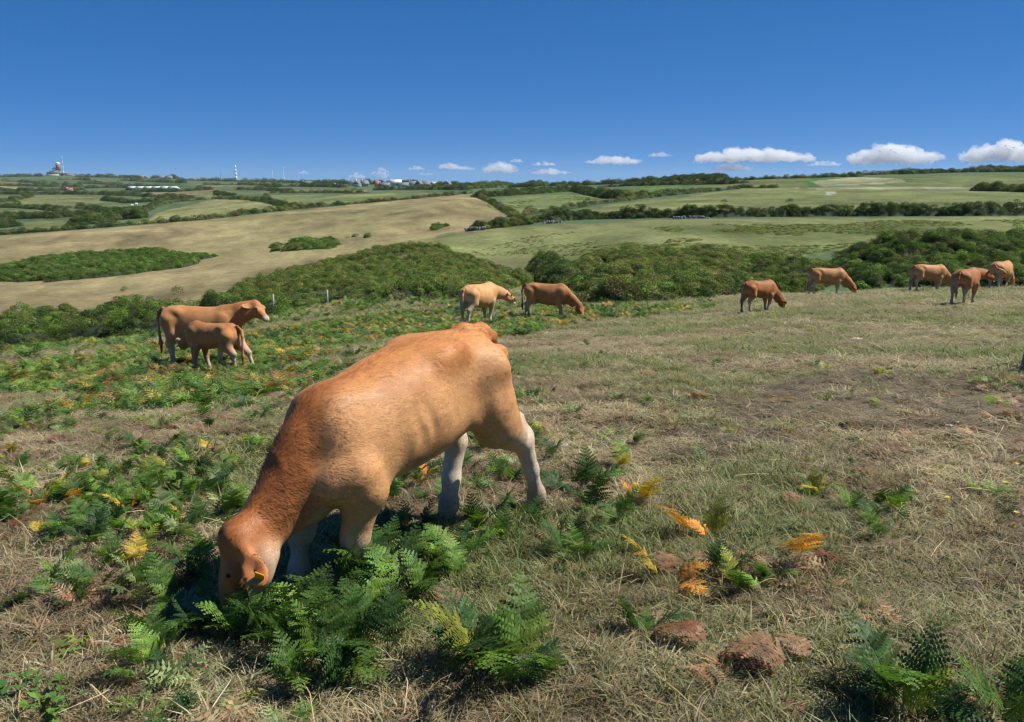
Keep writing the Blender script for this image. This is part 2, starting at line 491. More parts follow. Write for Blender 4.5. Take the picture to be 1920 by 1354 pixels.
class Flesh:
    """a smooth union of rounded shapes sampled on a grid, each shape carrying a coat colour"""
    def __init__(self, lo, hi, h):
        self.h = h; self.lo = np.array(lo, float)
        n = np.ceil((np.array(hi) - self.lo) / h).astype(int) + 1
        self.ax = [self.lo[i] + h * np.arange(n[i]) for i in range(3)]
        self.d = np.full(n, 9.0, np.float32)
        self.parts = []
    def _sub(self, lo, hi, m):
        sl = []
        for i in range(3):
            a = np.searchsorted(self.ax[i], lo[i] - m); b2 = np.searchsorted(self.ax[i], hi[i] + m)
            sl.append(slice(a, max(b2, a + 1)))
        return tuple(sl)
    def put(self, fn, lo, hi, k, col, sub=False):
        sl = self._sub(lo, hi, k + 0.05)
        X = self.ax[0][sl[0]][:, None, None]; Y = self.ax[1][sl[1]][None, :, None]; Z = self.ax[2][sl[2]][None, None, :]
        if X.size == 0 or Y.size == 0 or Z.size == 0: return
        f = fn(X, Y, Z).astype(np.float32)
        a = self.d[sl]
        if sub:
            f = -f
            hh = np.clip(k - np.abs(a - f), 0, None) / k
            self.d[sl] = np.maximum(a, f) + hh * hh * k * 0.25
        else:
            hh = np.clip(k - np.abs(a - f), 0, None) / k
            self.d[sl] = np.minimum(a, f) - hh * hh * k * 0.25
            self.parts.append((fn, col))
    def cone(self, p, q, r1, r2, col, k=0.05, ys=1.0, sub=False):
        p = np.array(p, float); q = np.array(q, float)
        yc = (p[1] + q[1]) / 2
        def fn(X, Y, Z):
            Yw = yc + (Y - yc) / ys
            b2 = q - p; L = max((b2 ** 2).sum(), 1e-9)
            t = np.clip(((X - p[0]) * b2[0] + (Yw - p[1]) * b2[1] + (Z - p[2]) * b2[2]) / L, 0, 1)
            dd = np.sqrt((X - p[0] - t * b2[0]) ** 2 + (Yw - p[1] - t * b2[1]) ** 2 + (Z - p[2] - t * b2[2]) ** 2)
            return (dd - (r1 + (r2 - r1) * t)) * min(1.0, ys)
        r = max(r1, r2)
        self.put(fn, np.minimum(p, q) - r * max(1, ys), np.maximum(p, q) + r * max(1, ys), k, col, sub)
    def ell(self, c, axes, radii, col, k=0.05, sub=False):
        """axes: three orthonormal vectors"""
        c = np.array(c, float); A = np.array(axes, float)
        def fn(X, Y, Z):
            q = [((X - c[0]) * A[i][0] + (Y - c[1]) * A[i][1] + (Z - c[2]) * A[i][2]) / radii[i] for i in range(3)]
            k0 = np.sqrt(q[0] ** 2 + q[1] ** 2 + q[2] ** 2)
            k1 = np.sqrt(sum((q[i] / radii[i]) ** 2 for i in range(3)))
            return k0 * (k0 - 1) / np.maximum(k1, 1e-6)
        r = max(radii)
        self.put(fn, c - r, c + r, k, col, sub)
    def loft(self, tab, col, k=0.06, pw=2.3, bend=None):
        """trunk: rows of x, top z, bottom z, half width"""
        T = np.array(tab, float)
        def fn(X, Y, Z):
            x = X.ravel()
            top = np.interp(x, T[:, 0], T[:, 1]); bot = np.interp(x, T[:, 0], T[:, 2]); w = np.interp(x, T[:, 0], T[:, 3])
            sh = X.shape
            def r(a): return a.reshape(sh)
            zc = r((top + bot) / 2); hh = r((top - bot) / 2); ww = r(w)
            tz = (Z - zc) / hh
            ye = Y / (ww * (1 - 0.16 * np.clip(tz, 0, 1.2)))
            m = (np.abs(ye) ** pw + np.abs(tz) ** pw) ** (1 / pw)
            f = (m - 1) * np.minimum(hh, ww)
            e = np.maximum(T[0, 0] - X, X - T[-1, 0])
            return np.maximum(f, e)
        self.put(fn, (T[0, 0], -T[:, 3].max(), T[:, 2].min()), (T[-1, 0], T[:, 3].max(), T[:, 1].max()), k, col)
    def mesh(self, name, relief=0.0, seed=0):
        if relief:
            g = np.stack(np.meshgrid(*self.ax, indexing='ij'), -1)
            near_ = np.abs(self.d) < 0.05
            pts = g[near_]
            self.d[near_] += ((fbm(pts * 9 + seed, 3) - 0.5) * relief).astype(np.float32)
        V, F = surface_nets(self.d, self.lo, self.h)
        # two light smoothing passes
        e = np.concatenate([F[:, [0, 1]], F[:, [1, 2]], F[:, [2, 3]], F[:, [3, 0]]])
        for _ in range(2):
            s = np.zeros_like(V); n = np.zeros(len(V))
            for a, b2 in ((0, 1), (1, 0)):
                for ax in range(3):
                    s[:, ax] += np.bincount(e[:, a], V[e[:, b2], ax], len(V))
                n += np.bincount(e[:, a], minlength=len(V))
            V = V * 0.45 + 0.55 * s / n[:, None]
        W = np.zeros(len(V)); Cc = np.zeros((len(V), 3))
        X, Y, Z = V[:, 0].reshape(-1, 1, 1), V[:, 1].reshape(-1, 1, 1), V[:, 2].reshape(-1, 1, 1)
        for fn, col in self.parts:
            f = np.asarray(fn(X, Y, Z)).reshape(-1)
            w = np.exp(-np.clip(f, -0.03, 2) / 0.018)
            c = col(V) if callable(col) else np.array(col)[None, :]
            Cc += w[:, None] * c; W += w
        return V, F, Cc / W[:, None]

def vnormals(V, F):
    a = np.cross(V[F[:, 2]] - V[F[:, 0]], V[F[:, 3]] - V[F[:, 1]])
    N = np.zeros_like(V)
    for i in range(4):
        for ax in range(3):
            N[:, ax] += np.bincount(F[:, i], a[:, ax], len(V))
    return N / (np.linalg.norm(N, axis=1, keepdims=True) + 1e-12)

_b = NB("cattle_hide")
_c = _b.attr("Col").outputs["Color"]
_o = _b.objco()
_f = _b.ramp(_b.noise(7.0, 5, 0.65, _o, 0.4), [(0.3, 0.86), (0.7, 1.12)])
_mp = _b.n("ShaderNodeMapping"); _mp.inputs["Scale"].default_value = (60, 190, 130); _b.l(_o, _mp.inputs["Vector"])
_g = _b.ramp(_b.noise(1.0, 4, 0.6, _mp.outputs[0], 0.5), [(0.25, 0.88), (0.75, 1.12)])
_b.color(_b.mix('MULTIPLY', 1.0, _b.mix('MULTIPLY', 1.0, _c, _f), _g))
_b.bsdf.inputs["Roughness"].default_value = 0.62
_b.bsdf.inputs["Specular IOR Level"].default_value = 0.22
_b.bsdf.inputs["Sheen Weight"].default_value = 0.12
_b.bsdf.inputs["Sheen Tint"].default_value = (1.0, 0.75, 0.5, 1)
_b.bump(_b.noise(1.0, 4, 0.6, _mp.outputs[0], 0.5), 0.18, 0.003)
M_HIDE = _b.m
_b = NB("cattle_hair")
_rv = _b.attr("Col").outputs["Color"]
_b.color(_rv)
_b.bsdf.inputs["Roughness"].default_value = 0.5
_b.bsdf.inputs["Specular IOR Level"].default_value = 0.3
M_HAIR = _b.m
M_EYE = plain_mat("eye_dark", (0.012, 0.008, 0.006), 0.12, 0.1)
M_HOOF = plain_mat("hoof_horn", (0.10, 0.085, 0.07), 0.6)
M_TAG = plain_mat("ear_tag_plastic", (0.85, 0.36, 0.03), 0.4, 0.05)

def ball_me(name, radii, n=10, m=7):
    V = []; F = []
    for i in range(m + 1):
        t = math.pi * i / m
        for j in range(n):
            p = 2 * math.pi * j / n
            V.append((radii[0] * math.sin(t) * math.cos(p), radii[1] * math.sin(t) * math.sin(p), radii[2] * math.cos(t)))
    for i in range(m):
        for j in range(n):
            F.append((i * n + j, (i + 1) * n + j, (i + 1) * n + (j + 1) % n, i * n + (j + 1) % n))
    return mesh_np(name, V, np.array(F), True)

def hoof_me(name, s):
    """cloven hoof: two toes, flat soles"""
    V = []; F = []
    for sy in (-1, 1):
        o = len(V)
        prof = [(0.0, 1.0), (0.5, 0.92), (1.0, 0.75)]
        for (t, k) in prof:
            for j in range(8):
                a = 2 * math.pi * j / 8
                V.append((s * (0.9 * k * math.cos(a) * (1.15 if math.cos(a) > 0 else 0.8) + 0.25 * (1 - t)), s * (sy * 0.44 + 0.42 * k * math.sin(a)), s * (t * 1.3)))
        for i in range(2):
            for j in range(8):
                F.append((o + i * 8 + j, o + i * 8 + (j + 1) % 8, o + (i + 1) * 8 + (j + 1) % 8, o + (i + 1) * 8 + j))
        V.append((s * 0.25, s * sy * 0.44, 0)); c = len(V) - 1
        V.append((0, s * sy * 0.44, s * 1.3)); c2 = len(V) - 1
        for j in range(0, 8, 2):
            F.append((c, o + (j + 2) % 8, o + j + 1, o + j))
            F.append((c2, o + 16 + j, o + 16 + j + 1, o + 16 + (j + 2) % 8))
    return mesh_np(name, V, np.array(F), True)

def unit(v):
    v = np.array(v, float); return v / np.linalg.norm(v)

def head(fl, poll, hdir, fdir, L, c_face, c_muz, c_poll, ears, c_ear, ear_n=None, ear_l=1.0):
    """skull, jaw, muzzle, ears; returns eye positions in the animal's frame"""
    poll = np.array(poll, float); h = unit(hdir)
    f = np.array(fdir, float); f = unit(f - h * (f @ h)); s = np.cross(f, h)          # s: the animal's left
    P = lambda a, b2, c=0.0: poll + L * (a * h + b2 * f + c * s)
    fl.cone(P(0.12, -0.24), P(0.50, -0.22), 0.218 * L, 0.175 * L, c_face, 0.05)
    fl.cone(P(0.50, -0.21), P(0.86, -0.16), 0.175 * L, 0.135 * L, c_face, 0.05)
    fl.cone(P(0.04, -0.15, -0.07), P(0.04, -0.15, 0.07), 0.12 * L, 0.12 * L, c_poll, 0.05)
    fl.cone(P(0.26, -0.42), P(0.66, -0.30), 0.165 * L, 0.115 * L, c_face, 0.06)
    fl.ell(P(0.92, -0.17), (h, f, s), (0.125 * L, 0.125 * L, 0.165 * L), c_muz, 0.04)
    for sg in (-1, 1):
        fl.ell(P(0.35, -0.13, sg * 0.17), (h, f, s), (0.12 * L, 0.085 * L, 0.075 * L), c_face, 0.03)
        fl.ell(P(0.36, -0.40, sg * 0.13), (h, f, s), (0.20 * L, 0.13 * L, 0.07 * L), c_face, 0.04)
        fl.ell(P(0.97, -0.09, sg * 0.095), (h, f, s), (0.035 * L, 0.035 * L, 0.025 * L), c_muz, 0.01, sub=True)
    for sg, e in zip((-1, 1), ears):
        e = np.array(e, float)                              # ear direction in head axes (h, f, outward)
        d = unit(e[0] * h + e[1] * f + e[2] * sg * s)
        base = P(0.10, -0.24, sg * 0.20)
        nrm = unit(np.cross(d, np.cross(f, d)) + 0.3 * h)
        if ear_n is not None and sg > 0: nrm = unit(ear_n)
        nrm = unit(nrm - d * (nrm @ d)); wv = np.cross(d, nrm)
        fl.cone(base, base + d * 0.12 * L, 0.06 * L, 0.05 * L, c_ear, 0.03)
        fl.ell(base + d * 0.30 * L * ear_l, (d, wv, nrm), (0.24 * L * ear_l, 0.14 * L, max(0.042 * L, fl.h * 0.9)), c_ear, 0.02)
        fl.ell(base + d * 0.30 * L * ear_l + nrm * 0.045 * L, (d, wv, nrm), (0.17 * L * ear_l, 0.085 * L, 0.04 * L), c_ear, 0.015, sub=True)
    fl.ear_tip = P(0.10, -0.24, 0.20) + unit(ears[1][0] * h + ears[1][1] * f + ears[1][2] * s) * 0.34 * L * ear_l
    return [P(0.35, -0.105, sg * 0.205) for sg in (-1, 1)]

def leg(fl, pts, rad, cols, k=0.035):
    for i in range(len(pts) - 1):
        fl.cone(pts[i], pts[i + 1], rad[i], rad[i + 1], cols[i], k)

def finish_animal(name, fl, eyes, hoofs, loc, rz, label, cat, group=None, eye_r=0.02, hoof_s=0.04, relief=0.004, scale=1.0, seed=0, marks=()):
    V, F, Cc = fl.mesh(name, relief, seed)
    for q, r, k in marks:                          # darker patches in the coat colour
        w = np.exp(-((V - np.array(q)) ** 2).sum(1) / r ** 2) * (0.4 + 1.2 * fbm(V * 22 + 7, 3))
        Cc = Cc * (1 - np.clip(w, 0, 1)[:, None] * (1 - np.array(k)))
    me = mesh_np(name, V, F, True)
    vcol(me, "Col", np.clip(Cc, 0, 0.9))
    o = link(name, me, M_HIDE, None, loc, rz)
    o.scale = (scale,) * 3
    tag(o, label, cat, group)
    if eyes is not None:
        em = ball_me("eye", (eye_r, eye_r, eye_r))
        for p in eyes:
            link("eye", em, M_EYE, o, tuple(p))
    if hoofs:
        hm = hoof_me("hoof", hoof_s)
        for p in hoofs:
            link("hoof", hm, M_HOOF, o, tuple(p))
    return o, V, F, Cc

# ---- the grazing calf in front: frame x along its spine to the head, y to its left, z = world height
CALF_O = Vector((0.02004, 4.47, 0.0)); CALF_RZ = math.atan2(-0.8, -0.6)
K_BACK = np.array((0.53, 0.225, 0.072)); K_FLANK = np.array((0.58, 0.30, 0.125)); K_NECK = np.array((0.275, 0.094, 0.026)); K_LEG = np.array((0.62, 0.48, 0.35)); K_BELLY = np.array((0.55, 0.39, 0.25))
K_FACE = np.array((0.33, 0.122, 0.040)); K_CHEEK = np.array((0.58, 0.40, 0.25)); K_MUZ = np.array((0.50, 0.36, 0.28)); K_SHANK = np.array((0.66, 0.55, 0.44))
def calf_trunk_col(V):
    z = V[:, 2]; x = V[:, 0]
    t = np.clip((0.42 - z) / 0.2, 0, 1)[:, None]
    u = np.clip((z - 0.72 + 0.10 * (x - 0.5)) / 0.14, 0, 1)[:, None]
    c = K_FLANK * (1 - u) + K_BACK * u
    c = c * (1 - t) + K_BELLY * t
    ridge = np.clip(1 - np.abs(V[:, 1]) / 0.055, 0, 1)[:, None] * np.clip((z - 0.68) / 0.08, 0, 1)[:, None] * np.clip((x - 0.75) / 0.5, 0, 1)[:, None]
    c = c * (1 - 0.6 * ridge) + K_NECK * 0.6 * ridge
    nk = np.clip((x - 1.40 + 0.25 * (z - 0.5)) / 0.08, 0, 1)[:, None] * np.clip((z - 0.30) / 0.1, 0, 1)[:, None]
    return c * (1 - nk) + K_NECK * 1.1 * nk
def calf_neck_col(V):
    d = np.clip(((V[:, 0] - 1.40) * 0.757 + (V[:, 2] - 0.585) * 0.654) / 0.2, -1, 1)   # +1 at the crest, -1 at the throat
    t = np.clip(0.10 - d * 0.8, 0, 0.8)[:, None]
    return K_NECK * (1 - t) + (K_FLANK * 0.85) * t
def calf_face_col(V):
    d = (V - np.array((1.945, 0.0, 0.265))) @ unit((0.84, -0.54, 0.0))
    t = np.clip((-0.085 - d) / 0.05, 0, 1)[:, None] * np.clip((0.25 - V[:, 2]) / 0.08, 0, 1)[:, None]
    return K_FACE * (1 - t) + K_CHEEK * t
def build_calf():
    fl = Flesh((-0.20, -0.46, -0.34), (2.16, 0.46, 1.0), 0.0115)
    trunk = [(0.25, 0.70, 0.54, 0.06), (0.285, 0.770, 0.47, 0.115), (0.34, 0.835, 0.43, 0.165), (0.42, 0.868, 0.40, 0.205), (0.55, 0.882, 0.36, 0.228), (0.68, 0.884, 0.315, 0.235),
             (0.80, 0.876, 0.28, 0.25), (0.95, 0.860, 0.265, 0.268), (1.10, 0.820, 0.255, 0.265), (1.25, 0.780, 0.25, 0.235), (1.38, 0.750, 0.215, 0.185), (1.50, 0.695, 0.20, 0.135), (1.60, 0.60, 0.25, 0.10), (1.66, 0.52, 0.33, 0.06)]
    fl.loft(trunk, calf_trunk_col, 0.05, 2.25)
    # hips, pins, tail head, spine ridge
    for s in (-1, 1):
        fl.ell((0.75, s * 0.155, 0.79), np.eye(3), (0.10, 0.055, 0.06), K_BACK, 0.12)
        fl.ell((0.285, s * 0.095, 0.72), np.eye(3), (0.06, 0.05, 0.06), K_BACK, 0.06)
        fl.cone((0.45, s * 0.12, 0.66), (0.43, s * 0.15, 0.46), 0.15, 0.13, lambda V: K_FLANK * 1.05, 0.06)
        fl.ell((0.52, s * 0.185, 0.53), np.eye(3), (0.10, 0.065, 0.17), K_FLANK, 0.06)
        fl.ell((1.345, s * 0.150, 0.48), (unit((0.22, -0.22 * s, 1)), unit((0, 1, 0.22 * s)), unit((1, 0, -0.22))), (0.25, 0.078, 0.150), K_FLANK, 0.085)
        fl.cone((0.60, s * 0.262, 0.60), (0.575, s * 0.262, 0.40), 0.022, 0.018, K_FLANK, 0.06, sub=True)
        for rx in (0.97, 1.06):
            fl.cone((rx + 0.05, s * 0.268, 0.64), (rx - 0.03, s * 0.285, 0.40), 0.004, 0.003, K_FLANK, 0.05, sub=True)
        fl.ell((1.47, s * 0.135, 0.38), np.eye(3), (0.10, 0.08, 0.10), K_FLANK, 0.06)
        fl.ell((0.66, s * 0.305, 0.68), np.eye(3), (0.11, 0.055, 0.15), K_FLANK, 0.13, sub=True)
    fl.cone((0.30, 0, 0.825), (0.46, 0, 0.862), 0.045, 0.04, K_BACK, 0.05)
    # hind legs
    leg(fl, [(0.43, 0.155, 0.48), (0.385, 0.165, 0.37), (0.255, 0.155, 0.285), (0.175, 0.15, 0.225)], [0.13, 0.118, 0.082, 0.058], [K_FLANK, lambda V: K_LEG * np.clip((0.40 - V[:, 2:3]) / 0.16, 0, 1) + K_FLANK * (1 - np.clip((0.40 - V[:, 2:3]) / 0.16, 0, 1)), K_LEG], 0.05)
    fl.ell((0.125, 0.15, 0.225), np.eye(3), (0.068, 0.050, 0.070), K_LEG, 0.035)
    fl.cone((0.105, 0.15, 0.26), (0.17, 0.15, 0.36), 0.026, 0.03, K_LEG, 0.03)
    leg(fl, [(0.13, 0.15, 0.20), (0.055, 0.15, 0.02), (0.0, 0.15, -0.125), (-0.005, 0.15, -0.15), (0.022, 0.15, -0.195)], [0.056, 0.044, 0.041, 0.047, 0.042], [K_LEG, K_SHANK, K_SHANK, K_LEG * 0.6])
    leg(fl, [(0.44, -0.15, 0.50), (0.47, -0.16, 0.40), (0.365, -0.15, 0.22)], [0.13, 0.11, 0.056], [K_FLANK, K_LEG], 0.05)
    fl.ell((0.355, -0.15, 0.215), np.eye(3), (0.066, 0.050, 0.068), K_LEG, 0.035)
    leg(fl, [(0.36, -0.15, 0.20), (0.40, -0.15, 0.0), (0.425, -0.15, -0.13), (0.425, -0.15, -0.155), (0.455, -0.15, -0.195)], [0.058, 0.050, 0.045, 0.048, 0.042], [K_SHANK, K_SHANK, K_SHANK, K_LEG])
    # fore legs
    leg(fl, [(1.38, 0.165, 0.40), (1.34, 0.165, 0.30), (1.375, 0.14, 0.085), (1.375, 0.13, 0.055)], [0.11, 0.098, 0.058, 0.053], [K_FLANK, K_FLANK, K_LEG], 0.04)
    leg(fl, [(1.375, 0.13, 0.05), (1.365, 0.13, -0.10), (1.365, 0.13, -0.125), (1.39, 0.13, -0.165)], [0.045, 0.036, 0.041, 0.038], [K_SHANK, K_SHANK, K_LEG])
    leg(fl, [(1.36, -0.16, 0.40), (1.33, -0.16, 0.31), (1.45, -0.13, 0.09), (1.46, -0.13, 0.06)], [0.11, 0.10, 0.058, 0.055], [K_FLANK, K_FLANK, K_LEG], 0.04)
    leg(fl, [(1.46, -0.13, 0.05), (1.48, -0.13, -0.09), (1.48, -0.13, -0.115), (1.505, -0.13, -0.155)], [0.045, 0.036, 0.041, 0.038], [K_SHANK, K_SHANK, K_LEG])
    # neck, dewlap, crest
    fl.cone((1.36, 0, 0.525), (1.56, 0, 0.37), 0.198, 0.142, calf_neck_col, 0.06, 0.64)
    fl.cone((1.56, 0, 0.37), (1.79, 0, 0.195), 0.142, 0.112, calf_neck_col, 0.05, 0.74)
    fl.cone((1.38, 0, 0.675), (1.85, 0, 0.215), 0.036, 0.036, K_NECK, 0.05)
    fl.cone((1.50, 0, 0.24), (1.66, 0, 0.24), 0.055, 0.05, K_FLANK, 0.08, 0.7)
    eyes = head(fl, (1.935, -0.02, 0.265), (0.10, -0.02, -1.0), (0.84, -0.54, 0.08), 0.40, calf_face_col, K_MUZ, K_NECK * 1.05,
                ((-0.3, -0.35, 1.0), (0.80, -0.42, 0.80)), lambda V: np.tile(K_FACE * 1.45, (len(V), 1)), ear_n=(0.75, 0.55, 0.45), ear_l=0.82)
    # tail
    leg(fl, [(0.32, 0, 0.855), (0.225, 0, 0.80), (0.175, -0.01, 0.66), (0.17, -0.06, 0.52), (0.20, -0.12, 0.46), (0.22, -0.17, 0.42)], [0.036, 0.030, 0.024, 0.021, 0.030, 0.016], [K_BACK, K_NECK, K_NECK, K_FLANK, K_FLANK], 0.03)
    return fl, eyes
fl, eyes = build_calf()
calf, V, F, Cc = finish_animal("calf", fl, eyes, [(0.03, 0.15, -0.235), (0.465, -0.15, -0.235), (1.40, 0.13, -0.205), (1.515, -0.13, -0.195)], CALF_O, CALF_RZ,
    "golden brown calf with darker neck, head down grazing with its muzzle in the ferns", "calf", eye_r=0.0145, hoof_s=0.04, relief=0.009,
    marks=(((0.43, 0.24, 0.66), 0.05, (0.55, 0.42, 0.35)), ((0.62, 0.24, 0.60), 0.04, (0.6, 0.5, 0.42)), ((0.95, 0.27, 0.40), 0.07, (0.62, 0.56, 0.5)), ((1.05, 0.25, 0.34), 0.06, (0.6, 0.55, 0.5)), ((0.66, 0.18, 0.80), 0.06, (0.75, 0.65, 0.6)), ((1.05, 0.2, 0.68), 0.05, (0.75, 0.65, 0.6)), ((0.02, 0.15, -0.12), 0.07, (0.6, 0.5, 0.42)), ((0.43, -0.15, -0.12), 0.08, (0.6, 0.52, 0.45))))
# ear tag
tg = bmesh.new()
bmesh.ops.create_cube(tg, size=1.0)
bmesh.ops.scale(tg, vec=(0.042, 0.006, 0.055), verts=tg.verts)
bmesh.ops.bevel(tg, geom=tg.edges[:], offset=0.002, segments=1, affect='EDGES')
tme = bpy.data.meshes.new("ear_tag"); tg.to_mesh(tme)
o = link("ear_tag", tme, M_TAG, calf, tuple(fl.ear_tip + np.array((0.0, 0.025, -0.01)))); o.rotation_euler = (0.25, 0.2, 1.9)
tag(o, "orange plastic tag in the ear")
# short coat hair lying along the body
def make_coat(parent, V, F, Cc, n, length, seed):
    rg = np.random.default_rng(seed)
    N = vnormals(V, F)
    A = np.linalg.norm(np.cross(V[F[:, 2]] - V[F[:, 0]], V[F[:, 3]] - V[F[:, 1]]), axis=1)
    fi = rg.choice(len(F), n, p=A / A.sum())
    w = rg.dirichlet((1, 1, 1, 1), n)
    P = sum(w[:, i:i + 1] * V[F[fi, i]] for i in range(4))
    Nn = sum(w[:, i:i + 1] * N[F[fi, i]] for i in range(4)); Nn /= np.linalg.norm(Nn, axis=1, keepdims=True)
    Cs = sum(w[:, i:i + 1] * Cc[F[fi, i]] for i in range(4))
    flow = np.tile(np.array((-0.75, 0.0, -0.65)), (n, 1))
    legm = P[:, 2] < 0.25
    flow[legm] = (0.0, 0.0, -1.0)
    neckm = (P[:, 0] > 1.45) & (P[:, 2] > 0.2)
    flow[neckm] = (-0.75, 0.0, -0.55)
    hd = P[:, 0] > 1.80
    flow[hd] = (-0.25, 0.0, 0.6)
    sw = np.stack([fbm(P * 2.6 + 5, 2), fbm(P * 2.6 + 25, 2), fbm(P * 2.6 + 45, 2)], -1) - 0.5
    flow = flow + sw * 0.75 + rg.normal(0, 0.10, (n, 3))
    flow -= Nn * (flow * Nn).sum(1, keepdims=True)
    flow /= np.linalg.norm(flow, axis=1, keepdims=True) + 1e-9
    L = length * rg.uniform(0.55, 1.25, n) * np.where(neckm & ~hd, 1.35, 1.0) * np.where(legm, 0.65, 1.0) * np.where(hd, np.where(P[:, 2] > 0.17, 0.95, 0.5), 1.0)
    ridge = (np.abs(P[:, 1]) < 0.05) & (Nn[:, 2] > 0.4)
    L = np.where(ridge, L * 1.15, L)
    lift = np.where(ridge, 0.25, 0.07)
    side = np.cross(Nn, flow)
    wd = rg.uniform(0.0011, 0.0022, n)[:, None]
    b0 = P - Nn * 0.002
    tip = P + flow * L[:, None] + Nn * (lift * L * rg.uniform(0.4, 1.2, n))[:, None]
    midp = P + flow * (0.5 * L)[:, None] + Nn * (0.75 * lift * L)[:, None]
    VV = np.stack([b0 - side * wd, b0 + side * wd, midp + side * wd * 0.8, midp - side * wd * 0.8, tip], 1).reshape(-1, 3)
    k = np.arange(n)[:, None] * 5
    q = k + np.array([[3, 2, 1, 0]]); t = k + np.array([[4, 2, 3]])
    clump = (0.62 + 0.76 * fbm(P * np.array((30, 80, 80)) + 9, 2)) * (0.74 + 0.52 * fbm(P * 4.5 + 19, 3)) * np.where(neckm & ~hd, 0.55 + 0.9 * fbm(P * np.array((30, 30, 55)) + 3, 2), 1.0)
    cs = Cs * (clump * rg.uniform(0.82, 1.22, n))[:, None]
    me = mesh_np("coat", VV, [q, t], False)
    vcol(me, "Col", np.clip(np.repeat(cs, 5, 0), 0.005, 0.9))
    me.normals_split_custom_set_from_vertices(np.repeat(Nn, 5, 0).tolist())
    o = link("coat", me, M_HAIR, parent)
    o["kind"] = "stuff"
    return o
make_coat(calf, V, F, Cc, 110000, 0.018, 3)

# ---- the herd further down the field: x to the head, y left, z up from the ground under it
def cow_on(name, u, v, Y, heading, scale, label, pal, pose, group=None, h=0.024, feet=(0, 0, 0, 0), udder=True, belly=0.0, tail=None, cat="cow", seed=0, eyes=True):
    """u, v, Y: photo column/row and distance of the point between its feet; heading in degrees from +X towards +Y"""
    p = at(u, v, Y); rz = math.radians(heading)
    bx, by = p.x, p.y; bz = gz(bx, by)
    ca, sa = math.cos(rz), math.sin(rz)
    body, dark, pale, muz = [np.array(c) for c in pal]
    def trunk_col(V):
        t = np.clip((0.82 - V[:, 2]) / 0.3, 0, 1)[:, None]
        n = (fbm(V * 2.2 + seed, 3) - 0.5)[:, None]
        u2 = np.clip((V[:, 2:3] - 1.2) / 0.2 + n, 0, 1)
        pin = np.clip((-0.66 - V[:, 0]) / 0.2, 0, 1)[:, None] * np.clip((1.12 - V[:, 2]) / 0.25, 0, 1)[:, None]
        c = (body * 1.06) * (1 - u2) + (body * 0.6 + dark * 0.4) * u2
        c = c * (1 - 0.35 * t) + (body * 0.4 + pale * 0.6) * 0.35 * t
        c = c * (0.72 + 0.56 * fbm(V * 3.1 + seed * 1.7, 4))[:, None] * (1 - 0.22 * np.clip((0.95 - V[:, 2:3]) / 0.35, 0, 1))  # mottled coat; shade of the lower flank painted into the colour
        return c * (1 - 0.7 * pin) + pale * 0.7 * pin
    fl = Flesh((-1.22, -0.62, -0.35), (2.1, 0.62, 1.75), h)
    bl = belly
    trunk = [(-0.86, 1.15, 0.95, 0.09), (-0.80, 1.27, 0.86, 0.17), (-0.65, 1.355, 0.80, 0.245), (-0.45, 1.375, 0.68 + bl * 0.7, 0.285), (-0.2, 1.355, 0.58 + bl, 0.325 - bl * 0.3), (0.1, 1.335, 0.52 + bl, 0.345 - bl * 0.4),
             (0.35, 1.34, 0.52 + bl, 0.31 - bl * 0.3), (0.55, 1.355, 0.54 + bl * 0.7, 0.26), (0.70, 1.30, 0.62, 0.20), (0.82, 1.16, 0.72, 0.14), (0.88, 1.05, 0.80, 0.07)]
    fl.loft(trunk, trunk_col, 0.06, 2.3)
    hoofs = []
    fx = [(-0.76, 0.17), (-0.76, -0.17), (0.50, 0.16), (0.50, -0.16)]
    for i, (x, y) in enumerate(fx):
        s = 1 if y > 0 else -1
        xo = x + feet[i]
        wx, wy = bx + scale * (xo * ca - y * sa), by + scale * (xo * sa + y * ca)
        dz = (gz(wx, wy) - bz) / scale
        zz = lambda z: z + dz * max(0.0, 1 - z / 0.9)
        if i < 2:
            fl.ell((-0.45, s * 0.20, 1.25), np.eye(3), (0.12, 0.07, 0.08), body, 0.13)
            fl.cone((-0.60, s * 0.16, 1.05), (-0.57 + 0.2 * feet[i], s * 0.20, zz(0.78)), 0.215, 0.16, trunk_col, 0.07)
            hk = (x + 0.0 + 0.62 * feet[i], s * 0.175, zz(0.53))
            leg(fl, [(-0.57 + 0.3 * feet[i], s * 0.20, zz(0.78)), hk], [0.155, 0.085], [lambda V: body * 0.5 + pale * 0.5], 0.06)
            fl.ell((hk[0] - 0.02, hk[1], hk[2] + 0.01), np.eye(3), (0.075, 0.055, 0.075), pale, 0.03)
            leg(fl, [hk, (xo, y, zz(0.17)), (xo, y, zz(0.13)), (xo + 0.035, y, zz(0.06))], [0.06, 0.046, 0.054, 0.05], [pale, pale, pale * 0.8], 0.035)
        else:
            fl.ell((0.52, s * 0.185, 0.92), (unit((0.25, 0, 1)), (0, 1, 0), unit((1, 0, -0.25))), (0.31, 0.09, 0.19), body, 0.09)
            kn = (x + 0.02 + 0.5 * feet[i], s * 0.165, zz(0.40))
            leg(fl, [(0.47, s * 0.19, 0.74), kn], [0.135, 0.07], [lambda V: body * 0.7 + pale * 0.3], 0.05)
            leg(fl, [kn, (xo, y, zz(0.17)), (xo, y, zz(0.13)), (xo + 0.035, y, zz(0.06))], [0.062, 0.046, 0.054, 0.05], [pale, pale, pale * 0.8], 0.035)
        hoofs.append((xo + 0.045, y, zz(0.0) - 0.005))
    if udder:
        fl.ell((-0.42, 0, 0.68), np.eye(3), (0.17, 0.14, 0.13), pale, 0.06)
    fl.cone((0.70, 0, 0.66), (0.80, 0, 0.78), 0.08, 0.07, body, 0.08, 0.7)
    poll, hd, fd, hl, ears = pose
    poll = np.array(poll, float)
